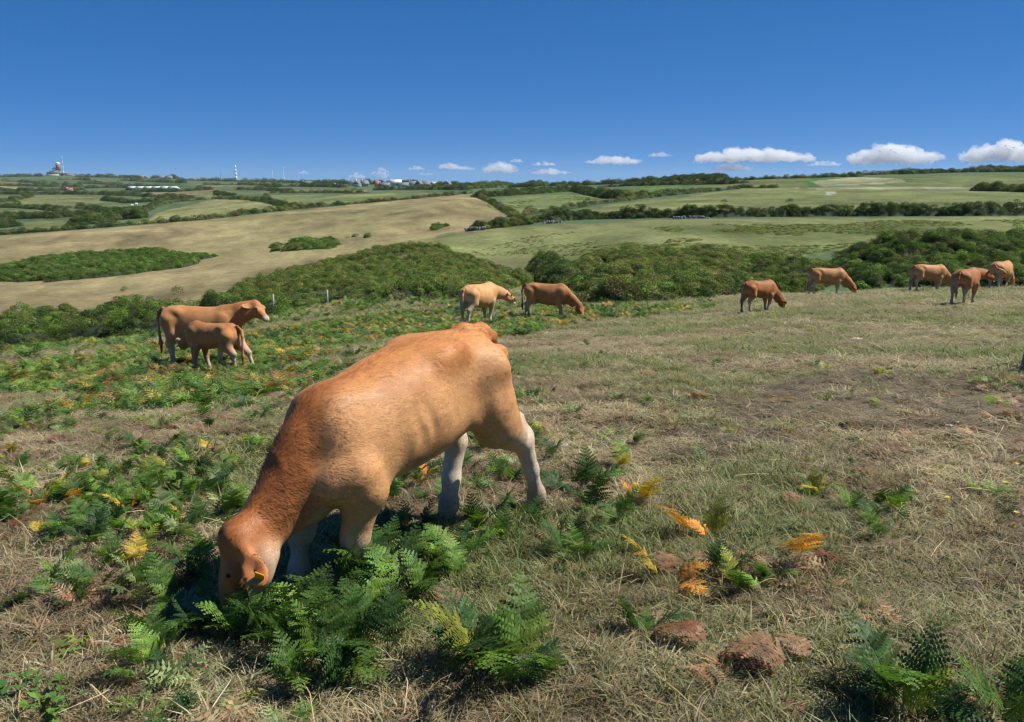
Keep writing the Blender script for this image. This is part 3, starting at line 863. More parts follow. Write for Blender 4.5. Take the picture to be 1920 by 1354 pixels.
    nb = np.array((0.62, 0, 1.02)); hb = poll + hl * (0.30 * unit(hd) - 0.34 * unit(fd)) * 0.8
    midn = nb * 0.48 + hb * 0.52 + np.array((0, 0, 0.03))
    ncol = lambda V: (body * 0.65 + dark * 0.35)
    fl.cone(nb, midn, 0.265, 0.20, ncol, 0.10, 0.72)
    fl.cone(midn, hb, 0.20, 0.145, ncol, 0.06, 0.78)
    fl.cone((0.55, 0, 1.28), poll - unit(hd) * 0.03 - unit(fd) * 0.07, 0.075, 0.07, dark, 0.10)
    ey = head(fl, poll, hd, fd, hl, lambda V: body * 0.75 + dark * 0.25, muz, dark, ears, lambda V: body * 0.9 + dark * 0.1)
    tl = tail or [(-0.80, 0, 1.30), (-0.90, 0, 1.22), (-0.945, 0, 1.05), (-0.94, 0.01, 0.75), (-0.93, 0.02, 0.52), (-0.93, 0.02, 0.30)]
    leg(fl, tl, [0.05, 0.038, 0.032, 0.028, 0.042, 0.022], [dark, body, body * 0.6 + pale * 0.4, body * 0.5 + pale * 0.3, dark], 0.04)
    o, *_ = finish_animal(name, fl, ey if eyes else None, hoofs if eyes else None, (bx, by, bz), rz, label, cat, group, 0.026, 0.052, 0.008, scale, seed)
    return o

PAL_RED = ((0.42, 0.18, 0.060), (0.24, 0.078, 0.022), (0.50, 0.37, 0.27), (0.62, 0.50, 0.42))
PAL_GOLD = ((0.47, 0.215, 0.078), (0.31, 0.115, 0.034), (0.52, 0.40, 0.30), (0.62, 0.50, 0.42))
PAL_PALE = ((0.56, 0.30, 0.125), (0.44, 0.20, 0.075), (0.60, 0.48, 0.37), (0.66, 0.55, 0.46))
PAL_DARK = ((0.33, 0.122, 0.036), (0.18, 0.052, 0.016), (0.46, 0.33, 0.24), (0.60, 0.48, 0.40))
EAR_OUT = ((0.12, -0.25, 1.0), (0.12, -0.25, 1.0)); EAR_UP = ((-0.45, -0.2, 1.0), (-0.45, -0.2, 1.0))
P_LOOK = ((1.30, 0.06, 1.44), (0.62, -0.50, -0.60), (0.75, -0.35, 0.55), 0.50, EAR_UP)
P_GRAZE = ((1.42, -0.02, 0.47), (0.30, -0.05, -0.95), (0.95, 0.0, 0.30), 0.50, EAR_OUT)
cow_on("cow", 382, 690, 17.2, -2, 0.985, "golden red cow standing with its head raised while a calf suckles beneath it", PAL_GOLD, P_LOOK, h=0.019, feet=(0.0, 0.18, 0.10, -0.05), seed=2)
cow_on("calf", 406, 697, 15.75, 158, 0.755, "young brown calf suckling under the cow with its head raised", PAL_RED, ((0.98, 0.0, 0.80), (0.80, -0.25, 0.10), (0.0, 0.0, 1.0), 0.45, EAR_OUT), h=0.021, feet=(-0.02, -0.32, 0.06, -0.12), udder=False, belly=0.12, cat="calf", seed=5)
cow_on("cow", 899, 604, 27.6, 57, 1.03, "pale fawn cow seen from behind, turning its lowered head aside", PAL_PALE, ((1.22, -0.36, 0.98), (0.30, -0.70, -0.64), (0.75, -0.45, 0.45), 0.50, EAR_OUT), feet=(0.05, -0.1, 0.05, -0.1), seed=8)
cow_on("cow", 1024, 598, 30.2, -12, 1.0, "reddish brown cow grazing beside the pale fawn cow among the bracken", PAL_RED, ((1.36, -0.12, 0.58), (0.28, -0.35, -0.90), (0.75, -0.60, 0.25), 0.50, EAR_OUT), feet=(-0.06, 0.12, 0.0, 0.12), seed=11)
cow_on("calf", 1421, 583, 27.0, 27, 0.80, "dark red brown calf grazing on short dry grass below the bushes, apart from the others", PAL_DARK, P_GRAZE, feet=(0.0, 0.14, 0.05, -0.10), udder=False, belly=0.08, cat="calf", seed=14)
cow_on("cow", 1549, 552, 40.0, -2, 1.0, "orange brown cow grazing in profile at the edge of the bushes", PAL_GOLD, P_GRAZE, feet=(-0.04, 0.1, 0.08, -0.06), seed=17)
cow_on("cow", 1738, 547, 40.0, 4, 1.0, "orange brown cow in profile, its head hidden behind the young red brown one", PAL_GOLD, P_GRAZE, feet=(-0.04, 0.1, 0.08, -0.06), seed=20)
cow_on("calf", 1807, 570, 26.3, 44, 0.865, "dark red brown young animal from behind with its head turned to the side", PAL_DARK, ((1.22, -0.32, 1.22), (0.20, -0.72, -0.62), (0.75, -0.50, 0.40), 0.50, EAR_OUT), feet=(-0.12, 0.16, 0.05, -0.05), udder=False, belly=0.08, cat="calf", seed=23)
cow_on("cow", 1874, 541, 42.0, 38, 1.06, "light brown cow with its pale tail swung across its flank, standing before the bushes", ((0.52, 0.245, 0.09),) + PAL_GOLD[1:], P_GRAZE, feet=(0.0, 0.1, 0.05, -0.22), seed=26,
       tail=[(-0.80, 0, 1.30), (-0.90, 0, 1.24), (-0.93, -0.10, 1.12), (-0.78, -0.34, 0.98), (-0.62, -0.42, 0.84), (-0.45, -0.44, 0.78)])
# ------------------------------------------------------------------ scattering: points with tint, turn, size and kind -> instances
PROTO = {}
def proto(name, meshes):
    c = bpy.data.collections.new(name)
    for i, me in enumerate(meshes):
        o = bpy.data.objects.new("%s_%02d" % (name, i), me)
        c.objects.link(o)
    PROTO[name] = c
    return c
def scatter_group(coll):
    g = bpy.data.node_groups.new("scatter_" + coll.name, 'GeometryNodeTree')
    g.interface.new_socket("Geometry", in_out='INPUT', socket_type='NodeSocketGeometry')
    g.interface.new_socket("Geometry", in_out='OUTPUT', socket_type='NodeSocketGeometry')
    N = g.nodes; L = g.links
    gi = N.new("NodeGroupInput"); go = N.new("NodeGroupOutput")
    ci = N.new("GeometryNodeCollectionInfo")
    ci.inputs[0].default_value = coll
    ci.inputs[1].default_value = True
    ci.inputs[2].default_value = True
    ip = N.new("GeometryNodeInstanceOnPoints")
    def named(n, t):
        a = N.new("GeometryNodeInputNamedAttribute"); a.data_type = t; a.inputs[0].default_value = n
        return a.outputs[0]
    L.new(gi.outputs[0], ip.inputs["Points"])
    L.new(ci.outputs[0], ip.inputs["Instance"])
    ip.inputs["Pick Instance"].default_value = True
    L.new(named("idx", 'INT'), ip.inputs["Instance Index"])
    er = N.new("FunctionNodeEulerToRotation")
    L.new(named("rot", 'FLOAT_VECTOR'), er.inputs[0])
    L.new(er.outputs[0], ip.inputs["Rotation"])
    L.new(named("scl", 'FLOAT_VECTOR'), ip.inputs["Scale"])
    L.new(ip.outputs[0], go.inputs[0])
    return g
GROUPS = {}
def scatter(name, coll, P, idx, rot, scl, tint, parent=None):
    me = bpy.data.meshes.new(name)
    n = len(P)
    me.vertices.add(n)
    me.vertices.foreach_set("co", np.asarray(P, np.float32).ravel())
    def put(nm, typ, key, v):
        a = me.attributes.new(nm, typ, 'POINT'); a.data.foreach_set(key, np.ascontiguousarray(v).ravel())
    put("idx", 'INT', "value", np.asarray(idx, np.int32))
    put("rot", 'FLOAT_VECTOR', "vector", np.asarray(rot, np.float32))
    put("scl", 'FLOAT_VECTOR', "vector", np.asarray(scl, np.float32))
    t4 = np.ones((n, 4), np.float32); t4[:, :3] = tint
    put("tint", 'FLOAT_COLOR', "color", t4)
    o = bpy.data.objects.new(name, me)
    COL.objects.link(o)
    if parent is not None: o.parent = parent
    if coll.name not in GROUPS: GROUPS[coll.name] = scatter_group(coll)
    m = o.modifiers.new("scatter", 'NODES')
    m.node_group = GROUPS[coll.name]
    return o

def leaf_mat(name, transl=0.35, rough=0.6, src='INSTANCER', colname="tint", spec=0.25):
    b = NB(name)
    if src == 'OBJECT':
        t = b.n("ShaderNodeObjectInfo").outputs["Color"]
    else:
        t = b.attr(colname, src).outputs["Color"]
    v = b.attr("Col").outputs["Color"]
    c = b.mix('MULTIPLY', 1.0, t, v)
    rnd = b.ramp(b.n("ShaderNodeObjectInfo").outputs["Random"], [(0.0, 0.8), (1.0, 1.2)])
    c = b.mix('MULTIPLY', 1.0, c, rnd)
    b.color(c)
    b.bsdf.inputs["Roughness"].default_value = rough
    b.bsdf.inputs["Specular IOR Level"].default_value = spec
    if transl:
        tr = b.n("ShaderNodeBsdfTranslucent")
        b.l(b.mix('MULTIPLY', 1.0, c, (1.15, 1.25, 0.7)), tr.inputs["Color"])
        ms = b.n("ShaderNodeMixShader"); ms.inputs[0].default_value = transl
        b.l(b.bsdf.outputs[0], ms.inputs[1]); b.l(tr.outputs[0], ms.inputs[2]); b.l(ms.outputs[0], b.out.inputs[0])
    return b.m
M_GRASS = leaf_mat("grass_blades", 0.35, 0.6)
M_LEAF = leaf_mat("scrub_leaves", 0.25, 0.65, spec=0.08)
M_CARPET = leaf_mat("bracken_leaves", 0.32, 0.55)
M_FROND = leaf_mat("fern_fronds", 0.35, 0.5, 'OBJECT')

# ---- grass
def tuft(n, lmin, lmax, rad, wid, flat, seed):
    rg = np.random.default_rng(seed)
    V = []; F = []; T = []; C = []
    for i in range(n):
        a = rg.uniform(0, 2 * math.pi); r = rad * math.sqrt(rg.random())
        bx, by = r * math.cos(a), r * math.sin(a)
        az = rg.uniform(0, 2 * math.pi); L = rg.uniform(lmin, lmax)
        el = math.radians(rg.uniform(*flat))
        bend = rg.uniform(0.2, 0.9)
        w = wid * rg.uniform(0.6, 1.3)
        d = np.array((math.cos(az) * math.cos(el), math.sin(az) * math.cos(el), math.sin(el)))
        m = np.array((bx, by, -0.005)) + d * L * 0.5
        el2 = el - bend
        d2 = np.array((math.cos(az) * math.cos(el2), math.sin(az) * math.cos(el2), math.sin(el2)))
        tip = m + d2 * L * 0.5
        tip[2] = max(tip[2], 0.004)
        sd = np.array((-math.sin(az), math.cos(az), rg.normal(0, 0.3)))
        o = len(V)
        V += [np.array((bx, by, -0.008)) - sd * w, np.array((bx, by, -0.008)) + sd * w, m + sd * w * 0.8, m - sd * w * 0.8, tip]
        F.append((o, o + 1, o + 2, o + 3)); T.append((o + 3, o + 2, o + 4))
        k = rg.uniform(0.55, 1.35); hue = rg.normal(0, 0.10)
        C += [np.array((k * (1 + hue), k, k * (1 - hue * 0.6))) * q for q in (0.8, 0.8, 1.0, 1.0, 1.1)]
    me = mesh_np("tuft", np.array(V), [np.array(F), np.array(T)])
    vcol(me, "Col", np.clip(np.array(C), 0.05, 2))
    me.materials.append(M_GRASS)
    return me
C_GRASS = proto("grass_tufts", [tuft(46, 0.025, 0.075, 0.070, 0.0018, (15, 75), 1), tuft(46, 0.03, 0.08, 0.075, 0.0018, (8, 60), 2), tuft(40, 0.03, 0.095, 0.065, 0.0019, (25, 85), 3),
                                tuft(26, 0.08, 0.17, 0.04, 0.0021, (40, 85), 4), tuft(24, 0.08, 0.20, 0.10, 0.0014, (2, 22), 5), tuft(30, 0.05, 0.12, 0.09, 0.0020, (5, 40), 6)])
def wedge(r0, r1, dens, half=37.0, rg=RNG):
    a = math.radians(half)
    n = int(a * (r1 * r1 - r0 * r0) * dens)
    r = np.sqrt(rg.uniform(r0 * r0, r1 * r1, n)); t = rg.uniform(-a, a, n)
    return r * np.sin(t), r * np.cos(t)
gxs = []; gys = []; gsc = []
for r0, r1, dens, sxy, sz in ((1.0, 3.4, 950, 1.0, 0.48), (3.4, 6.0, 520, 1.2, 0.48), (6.0, 11.0, 210, 1.6, 0.5), (11.0, 20.0, 75, 2.4, 0.68), (20.0, 34.0, 30, 3.2, 0.85), (34.0, 52.0, 14, 4.4, 1.2)):
    x, y = wedge(r0, r1, dens, 56.0 if r1 < 12 else 45.0)
    gxs.append(x); gys.append(y); gsc.append(np.tile((sxy, sxy, sz), (len(x), 1)))
gxs = np.concatenate(gxs); gys = np.concatenate(gys); gsc = np.concatenate(gsc)
q3 = np.stack([gxs, gys, 0 * gxs], -1)
nA = fbm(q3 * 0.55 + 3, 3); nB = fbm(q3 * 2.2 + 11, 3); nC = fbm(q3 * 0.2 + 51, 2)
keep = np.ones(len(gxs), bool); bare = np.zeros(len(gxs), bool)
for (u, v, ru, rv) in SOILS:
    c = hit(u, v); e = hit(u + ru, v); t = hit(u, v - rv)
    d = ((gxs - c.x) / abs(e.x - c.x)) ** 2 + ((gys - c.y) / abs(t.y - c.y)) ** 2
    keep &= ~((d < 1.15) & (nB > 0.37) & (RNG.random(len(gxs)) < 0.55))
    bare |= (d < 1.2) & (nB > 0.35)
keep &= ~((nB < 0.33) & (RNG.random(len(gxs)) < 0.6))
bare = bare[keep]
gxs, gys, gsc, nA, nB, nC = gxs[keep], gys[keep], gsc[keep], nA[keep], nB[keep], nC[keep]
N_ = len(gxs)
green = np.clip((nA - 0.51) * 3.8 + (nC - 0.5) * 2.0 + RNG.normal(0.38, 0.30, N_) + 0.14 * (gxs < 0.2) - 0.08 * (gxs > 1.5), 0, 1)[:, None]
straw = np.array((0.470, 0.395, 0.240)); brown = np.array((0.275, 0.205, 0.125)); gr1 = np.array((0.165, 0.200, 0.065)); gr2 = np.array((0.29, 0.285, 0.13))
bm = np.clip((nB - 0.46) * 4 + RNG.normal(0.38, 0.28, N_), 0, 1)[:, None]
dry = straw * (1 - bm) + brown * bm
gcolr = dry * (1 - green) + (gr1 * (1 - bm * 0.5) + gr2 * bm * 0.5) * green
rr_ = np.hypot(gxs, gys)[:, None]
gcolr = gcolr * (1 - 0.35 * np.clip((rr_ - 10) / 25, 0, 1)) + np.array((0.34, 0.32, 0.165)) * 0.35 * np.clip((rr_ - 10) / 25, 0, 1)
gcolr = np.where(bare[:, None], np.array((0.27, 0.215, 0.14)) * RNG.uniform(0.5, 1.3, (N_, 1)), gcolr)
idx = RNG.choice(6, N_, p=(0.30, 0.30, 0.17, 0.05, 0.05, 0.13))
idx = np.where((green[:, 0] > 0.6) & (RNG.random(N_) < 0.3), 3, idx)
rot = np.stack([RNG.normal(0, 0.12, N_), RNG.normal(0, 0.12, N_), RNG.uniform(0, 6.28, N_)], -1)
sv = gsc * RNG.uniform(0.7, 1.3, (N_, 1)) * np.array([1, 1, 1])
sv[:, 2] *= (0.75 + 0.7 * nA) * np.where(bare, 0.45, 1.0)
gz_ = height(gxs, gys)
grass = scatter("grass", C_GRASS, np.stack([gxs, gys, gz_], -1), idx, rot, sv, np.clip(gcolr, 0.02, 0.6))
tag(grass, "short dry straw coloured pasture grass with green tufts", "grass", kind="stuff")

# ---- ferns (bracken)
def frond_me(name, L, npin, detail, e0, e1, seed, curl=0.0):
    rg = np.random.default_rng(seed)
    V = []; F = []; C = []
    n = 24
    pos = np.zeros(3); pts = []; tan = []
    for i in range(n + 1):
        t = i / n
        el = math.radians(e0 + (e1 - e0) * t ** 1.2)
        d = np.array((math.cos(el), curl * math.sin(3 * t) * 0.3, math.sin(el))); d /= np.linalg.norm(d)
        pts.append(pos.copy()); tan.append(d); pos = pos + d * L / n
    pts = np.array(pts); tan = np.array(tan)
    def quad(a, b2, c, d, col):
        o = len(V); V.extend((a, b2, c, d)); F.append((o, o + 1, o + 2, o + 3)); C.extend([col] * 4)
    stem = np.array((0.9, 0.85, 0.6))
    for i in range(0, n, 2):
        w = 0.0035 * L / 0.5 * (1 - 0.8 * i / n)
        s = np.array((0, w, 0)); z = np.array((0, 0, w))
        quad(pts[i] - s, pts[i] + s, pts[i + 2] + s * 0.9, pts[i + 2] - s * 0.9, stem)
        quad(pts[i] - z, pts[i] + z, pts[i + 2] + z * 0.9, pts[i + 2] - z * 0.9, stem)
    t0 = 0.26
    for k in range(npin):
        f = k / (npin - 1)
        t = t0 + (0.99 - t0) * f
        i = min(int(t * n), n - 1); fr = t * n - i
        p = pts[i] * (1 - fr) + pts[min(i + 1, n)] * fr
        T = tan[i]; side = np.array((0, 1.0, 0)); up = np.cross(T, side)
        if up[2] < 0: up = -up
        pl = L * 0.36 * ((1 - f) ** 0.85) * min(1.0, 0.55 + f * 2.2) + 0.012 * L
        for sg in (-1, 1):
            lift = rg.normal(0.05, 0.14)
            d = side * sg * 0.90 + T * (0.30 + 0.35 * f) + up * lift
            d /= np.linalg.norm(d)
            pw = np.cross(d, up); pw /= np.linalg.norm(pw)
            col = np.array((1, 1, 1)) * rg.uniform(0.62, 1.3) * np.array((1 + rg.normal(0, 0.12), 1.0, 1.0))
            plx = pl * rg.uniform(0.85, 1.12)
            droop = rg.uniform(0.05, 0.25)
            def on(s_): return p + d * plx * s_ - up * droop * plx * s_ * s_ 
            if detail == 2:
                m = max(4, int(plx / (0.0165 * L / 0.5)))
                quad(on(0) - pw * 0.0016, on(0) + pw * 0.0016, on(0.98) + pw * 0.0006, on(0.98) - pw * 0.0006, col * 0.9)
                for q in range(m):
                    s_ = (q + 0.4) / m
                    ql = plx * 0.19 * (1 - s_) ** 0.75 + 0.008 * L
                    hw = 0.5 * plx / m * 0.98
                    for s2 in (-1, 1):
                        b0 = on(s_); dd = pw * s2 * 0.93 + d * 0.37
                        tip = b0 + dd * ql - up * ql * rg.uniform(-0.1, 0.35)
                        mid_ = b0 + dd * ql * 0.42
                        quad(b0 - d * hw, b0 + d * hw, tip + d * hw * 0.5, tip - d * hw * 0.5, col * rg.uniform(0.85, 1.15))
            else:
                m = 3 if detail == 1 else 2
                for q in range(m):
                    s0 = q / m; s1 = min((q + 1.25) / m, 1.0)
                    w0 = plx * 0.17 * (1 - s0 * 0.75); 
                    c0, c1 = on(s0), on(s1)
                    mm = on((s0 + s1) / 2.3)
                    quad(c0, mm - pw * w0, c1, mm + pw * w0, col * rg.uniform(0.8, 1.2))
    me = mesh_np(name, np.array(V), np.array(F))
    vcol(me, "Col", np.clip(np.array(C), 0.1, 1.6))
    return me
FR_HI = [frond_me("frond", 0.5, 12 + (k % 3), 2, 84 - 7 * (k % 3), 34 - 20 * (k % 4), 100 + k, rndc) for k, rndc in enumerate((0, 0.4, -0.4, 0.2, -0.2, 0.0))]
FR_MID = [frond_me("frond", 0.5, 10, 1, 78 - 8 * (k % 3), 15 - 12 * (k % 3), 140 + k, 0.2) for k in range(4)]
FR_DEAD = [frond_me("frond", 0.5, 12, 2, 62 - 12 * k, -85, 160 + k, 0.7) for k in range(3)]
for me in FR_HI + FR_MID + FR_DEAD: me.materials.append(M_FROND)
FCOL = {'green': (0.088, 0.165, 0.030), 'bright': (0.150, 0.255, 0.042), 'dark': (0.050, 0.105, 0.026), 'pale': (0.235, 0.290, 0.120), 'lime': (0.300, 0.330, 0.045),
        'yellow': (0.62, 0.44, 0.055), 'orange': (0.66, 0.31, 0.060), 'brown': (0.31, 0.175, 0.092), 'rust': (0.20, 0.088, 0.042)}
def fern(x, y, size, kinds, n, label, group=None, hi=True, seed=None, lean=None):
    rg = np.random.default_rng(int(abs(x * 977 + y * 131) * 100) % 99991 if seed is None else seed)
    e = empty("fern", (x, y, gz(x, y) - 0.01), 0.0, label, "fern", group)
    a0 = rg.uniform(0, 6.28)
    for i in range(n):
        k = kinds[i % len(kinds)] if i < len(kinds) else kinds[int(rg.integers(len(kinds)))]
        dead = k in ('brown', 'rust')
        pool = FR_DEAD if dead else (FR_HI if hi else FR_MID)
        o = link("frond", pool[int(rg.integers(len(pool)))], None, e)
        az = a0 + 6.283 * i / n + rg.normal(0, 0.35)
        o.rotation_euler = (rg.normal(0, 0.18), rg.normal(0, 0.16) + (0.1 if dead else 0.0), az)
        o.location = (rg.normal(0, 0.035), rg.normal(0, 0.035), 0)
        s = size / 0.5 * rg.uniform(0.5, 0.9)
        o.scale = (s, s, s)
        c = np.array(FCOL[k]) * rg.uniform(0.8, 1.22)
        o.color = (float(c[0]), float(c[1]) , float(c[2]), 1)
    return e
# ---- ferns one can pick out, by where they grow (photo column, row of the root)
G_F = "ferns scattered through the pasture"
NAMED = [
 (905, 1262, .52, ('dark', 'green', 'green', 'bright', 'dark', 'lime'), 7, "tall dark green fern with upright fronds standing alone in front of the calf's hind legs"),
 (1690, 1325, .42, ('dark', 'green', 'dark', 'lime', 'dark', 'green'), 8, "large dark green fern with a yellowing frond, beside brown dead bracken on dry grass"),
 (1203, 948, .36, ('yellow', 'orange', 'yellow'), 4, "small bright yellow fern alone on dry grass behind the calf"),
 (1322, 1018, .38, ('orange', 'orange', 'brown', 'lime'), 4, "orange withered fern beside a green frond on the dry grass"),
 (1250, 1100, .38, ('orange', 'brown', 'yellow', 'rust', 'orange'), 5, "broad orange and rust fern spreading flat over the grass"),
 (915, 845, .38, ('yellow', 'orange', 'yellow', 'green'), 5, "golden yellow fern growing between the calf's hind legs"),
 (1350, 1245, .42, ('brown', 'brown', 'rust', 'brown'), 5, "curled pinkish brown dead fern arching over the grass"),
 (1505, 1285, .46, ('brown', 'rust', 'brown', 'brown'), 5, "brown dead fern with combed fronds beside the large dark fern"),
 (830, 1165, .30, ('brown', 'rust', 'brown'), 4, "small brown dead fern between the two green clumps in front of the calf"),
 (1512, 1060, .40, ('orange', 'rust', 'brown', 'brown'), 5, "rusty fern with one orange frond standing upright"),
 (1465, 962, .28, ('rust', 'rust', 'brown'), 4, "dark rust dead fern lying flat on the grass"),
 (1530, 925, .30, ('lime', 'pale', 'yellow', 'lime'), 5, "yellow green fern with bent pale fronds"),
 (1178, 880, .34, ('bright', 'lime', 'yellow'), 4, "bright green fern with yellow tips on bare dry grass"),
 (1192, 835, .22, ('pale', 'pale', 'green'), 3, "pale grey green upright fern behind the bright green one"),
 (1160, 1000, .20, ('lime', 'bright'), 2, "single lime green frond beside the dark ferns"),
 (20, 858, .28, ('yellow', 'orange', 'lime'), 4, "yellow and orange fern in front of a big green clump"),
 (252, 1062, .30, ('lime', 'yellow', 'lime', 'green'), 5, "yellow green fern in the bracken beside the calf's head"),
 (800, 905, .24, ('orange', 'yellow', 'green'), 4, "orange tinged fern in the shade under the calf's belly"),
]
GREENS = [  # u, v, size, main colour
 (620,1200,.50,'green'),(560,1240,.46,'green'),(690,1165,.46,'bright'),(745,1120,.44,'dark'),(610,1140,.40,'green'),(535,1185,.38,'bright'),(640,1275,.42,'dark'),(705,1240,.34,'green'),(565,1300,.40,'bright'),(455,1165,.28,'pale'),(415,1175,.30,'green'),(490,1165,.26,'bright'),(440,1190,.34,'bright'),(390,1180,.32,'dark'),
 (650,1080,.46,'bright'),(785,1130,.38,'green'),(720,1070,.40,'dark'),(580,1180,.46,'dark'),(500,1215,.38,'green'),(660,1220,.44,'dark'),(830,1095,.34,'green'),(600,1260,.40,'bright'),(680,1110,.42,'green'),(470,1190,.34,'dark'),
 (955,1290,.34,'green'),(1015,1262,.30,'dark'),(870,1225,.30,'dark'),(1735,1300,.26,'green'),(1885,1350,.40,'bright'),
 (1080,925,.44,'dark'),(1112,965,.40,'dark'),(1150,985,.34,'green'),(1060,1050,.34,'green'),(1030,1035,.28,'bright'),(1100,1035,.26,'dark'),(1350,1085,.30,'dark'),(1365,1105,.26,'lime'),(1200,1190,.26,'dark'),(1420,1110,.22,'bright'),(1450,1090,.22,'bright'),
 (1680,960,.32,'bright'),(1640,985,.28,'dark'),(1600,960,.28,'green'),(1630,1010,.22,'bright'),(850,1060,.40,'bright'),(905,1000,.34,'green'),(770,1010,.34,'dark'),(880,880,.30,'green'),(1012,838,.28,'pale'),(1040,855,.26,'green'),(950,905,.32,'green'),(765,915,.36,'green'),
 (735,935,.36,'dark'),(820,940,.3,'dark'),(955,960,.26,'green'),(1000,985,.26,'dark'),(940,1015,.28,'green'),(880,1030,.3,'dark'),
 (40,805,.42,'bright'),(85,800,.42,'green'),(5,800,.4,'green'),(60,780,.4,'dark'),(300,935,.36,'bright'),(340,925,.32,'green'),(362,878,.36,'bright'),(355,905,.30,'dark'),(140,950,.34,'dark'),(150,1005,.34,'green'),(430,965,.34,'green'),(92,1115,.30,'green'),
 (220,1052,.30,'green'),(302,1128,.32,'pale'),(185,1025,.30,'dark'),(312,1185,.30,'green'),(272,1255,.34,'bright'),(300,1290,.26,'green'),(385,1100,.38,'dark'),(352,1068,.32,'green'),(222,890,.26,'green'),(118,1080,.28,'green'),(385,785,.34,'bright'),(332,838,.26,'green'),(484,795,.34,'green'),
 (395,805,.3,'dark'),(425,778,.32,'green'),(505,775,.32,'green'),(465,765,.3,'dark'),(445,1010,.26,'green'),(330,1210,.28,'dark'),(240,1110,.28,'pale'),(280,1090,.26,'green'),(200,1085,.26,'green'),(345,1140,.3,'green'),(150,1130,.24,'green'),(60,945,.24,'dark'),(40,915,.22,'green'),
 (220,830,.28,'bright'),(250,845,.26,'green'),(310,800,.30,'green'),(280,790,.28,'pale'),(180,790,.3,'green'),(130,800,.32,'bright'),(350,760,.32,'green'),(240,775,.3,'green'),(560,745,.3,'green'),
 (1100,650,.3,'dark'),(1130,670,.26,'dark'),(1010,680,.26,'green'),(1050,665,.24,'green'),(1020,700,.22,'pale'),(1085,690,.26,'dark'),
]
for u, v, s, kinds, n, lab in NAMED:
    p = hit(u, v); fern(p.x, p.y, s, kinds, n, lab, None, True)
_mate = {'green': ('green', 'bright', 'dark', 'green'), 'bright': ('bright', 'green', 'bright'), 'dark': ('dark', 'green', 'dark'), 'pale': ('pale', 'green', 'pale'), 'lime': ('lime', 'green'), 'yellow': ('yellow', 'lime', 'yellow'), 'orange': ('orange', 'yellow', 'orange'), 'brown': ('brown', 'brown', 'rust')}
MARKS = [((hit(u, v).x, hit(u, v).y), t) for u, v, t in (
 (470, 1150, "right at the grazing calf's muzzle"), (600, 1150, "in the dense clump below the calf's neck"), (620, 1270, "at the front of the calf's dense clump"), (740, 1110, "by the calf's near foreleg"), (840, 1050, "in the calf's shadow between its legs"), (780, 920, "under the calf's belly"),
 (910, 1260, "beside the tall lone fern"), (930, 870, "around the golden fern behind the calf"), (1010, 840, "behind the calf's near hind hock"), (1090, 940, "beside the calf's near hind hoof"), (1050, 1045, "among straw well behind the calf's forelegs"), (1200, 1190, "between the tall fern and dead one"),
 (1355, 1090, "next to the broad orange fern"), (1435, 1105, "in a pair beyond the broad orange fern"), (1640, 980, "near the yellow fern with bent fronds"), (1700, 1310, "beside the large dark fern"), (1885, 1350, "at the corner beyond the large dark fern"), (1070, 675, "alone on turf below the middle cows"),
 (45, 800, "in the big clump behind the orange fern"), (130, 800, "on the bracken slope by the big clump"), (320, 930, "in the group beside the calf's neck"), (362, 880, "behind the group beside the calf's neck"), (145, 970, "in the loose clump away from the calf"), (430, 965, "just behind the calf's poll"),
 (100, 1095, "near the broad leaved bramble shoot"), (240, 1060, "around the yellow fern beside the calf's head"), (310, 1180, "in the calf's head shadow edge"), (275, 1260, "alone in front of the calf's head shadow"), (385, 1090, "pressed against the calf's forehead"), (220, 880, "alone on open straw beside the calf"),
 (390, 790, "on the slope behind the calf's neck"), (490, 780, "close behind the calf's withers"), (310, 800, "on the slope below the suckling pair"), (200, 790, "between the big clump and suckling pair"), (400, 750, "straight below the suckling calf"), (250, 750, "below the standing cow's hind legs"), (80, 740, "at the foot of the bramble bank end"), (40, 930, "near the bramble shoot with a pale leaf"), (300, 1000, "in the hollow beside the calf's throat"))]
def fern_label(k, s, n, x, y):
    d = [((x - mx) ** 2 + (y - my) ** 2) / (0.3 + 0.1 * my) for (mx, my), _ in MARKS]
    nm = {'green': 'mid green', 'bright': 'bright green', 'dark': 'dark green', 'pale': 'pale green', 'lime': 'yellow green', 'yellow': 'yellowed', 'orange': 'orange', 'brown': 'brown dead'}[k]
    sz = 'small' if s < 0.24 else ('middling' if s < 0.33 else 'large')
    return "%s %s fern, %s fronds, %s" % (sz, nm, {2: 'two', 3: 'three', 4: 'four', 5: 'five', 6: 'six', 7: 'seven'}.get(n, 'many'), MARKS[int(np.argmin(d))][1])
rg = np.random.default_rng(21)
for u, v, s, k in GREENS:
    p = hit(u, v)
    nf = int(rg.integers(4, 7)) if s > 0.3 else int(rg.integers(3, 5))
    fern(p.x, p.y, s, _mate[k], nf, fern_label(k, s, nf, p.x, p.y), G_F, p.y < 7.5)
# strays thickening the bracken on the left
cnt = 0
while cnt < 125:
    u = rg.uniform(0, 560); v = rg.uniform(715, 1010)
    if u > 480 - (v - 715) * 0.35: continue
    p = hit(u, v)
    if fbm(np.array([[p.x * 0.7, p.y * 0.7, 5.0]]), 2)[0] < 0.44: continue
    k = rg.choice(['green', 'bright', 'dark', 'pale', 'lime', 'yellow', 'orange', 'brown'], p=(0.34, 0.18, 0.16, 0.07, 0.08, 0.06, 0.06, 0.05))
    s = rg.uniform(0.18, 0.32)
    nf = int(rg.integers(2, 6))
    fern(p.x, p.y, s, _mate[k], nf, fern_label(k, s, nf, p.x, p.y), G_F, p.y < 7.0)
    cnt += 1

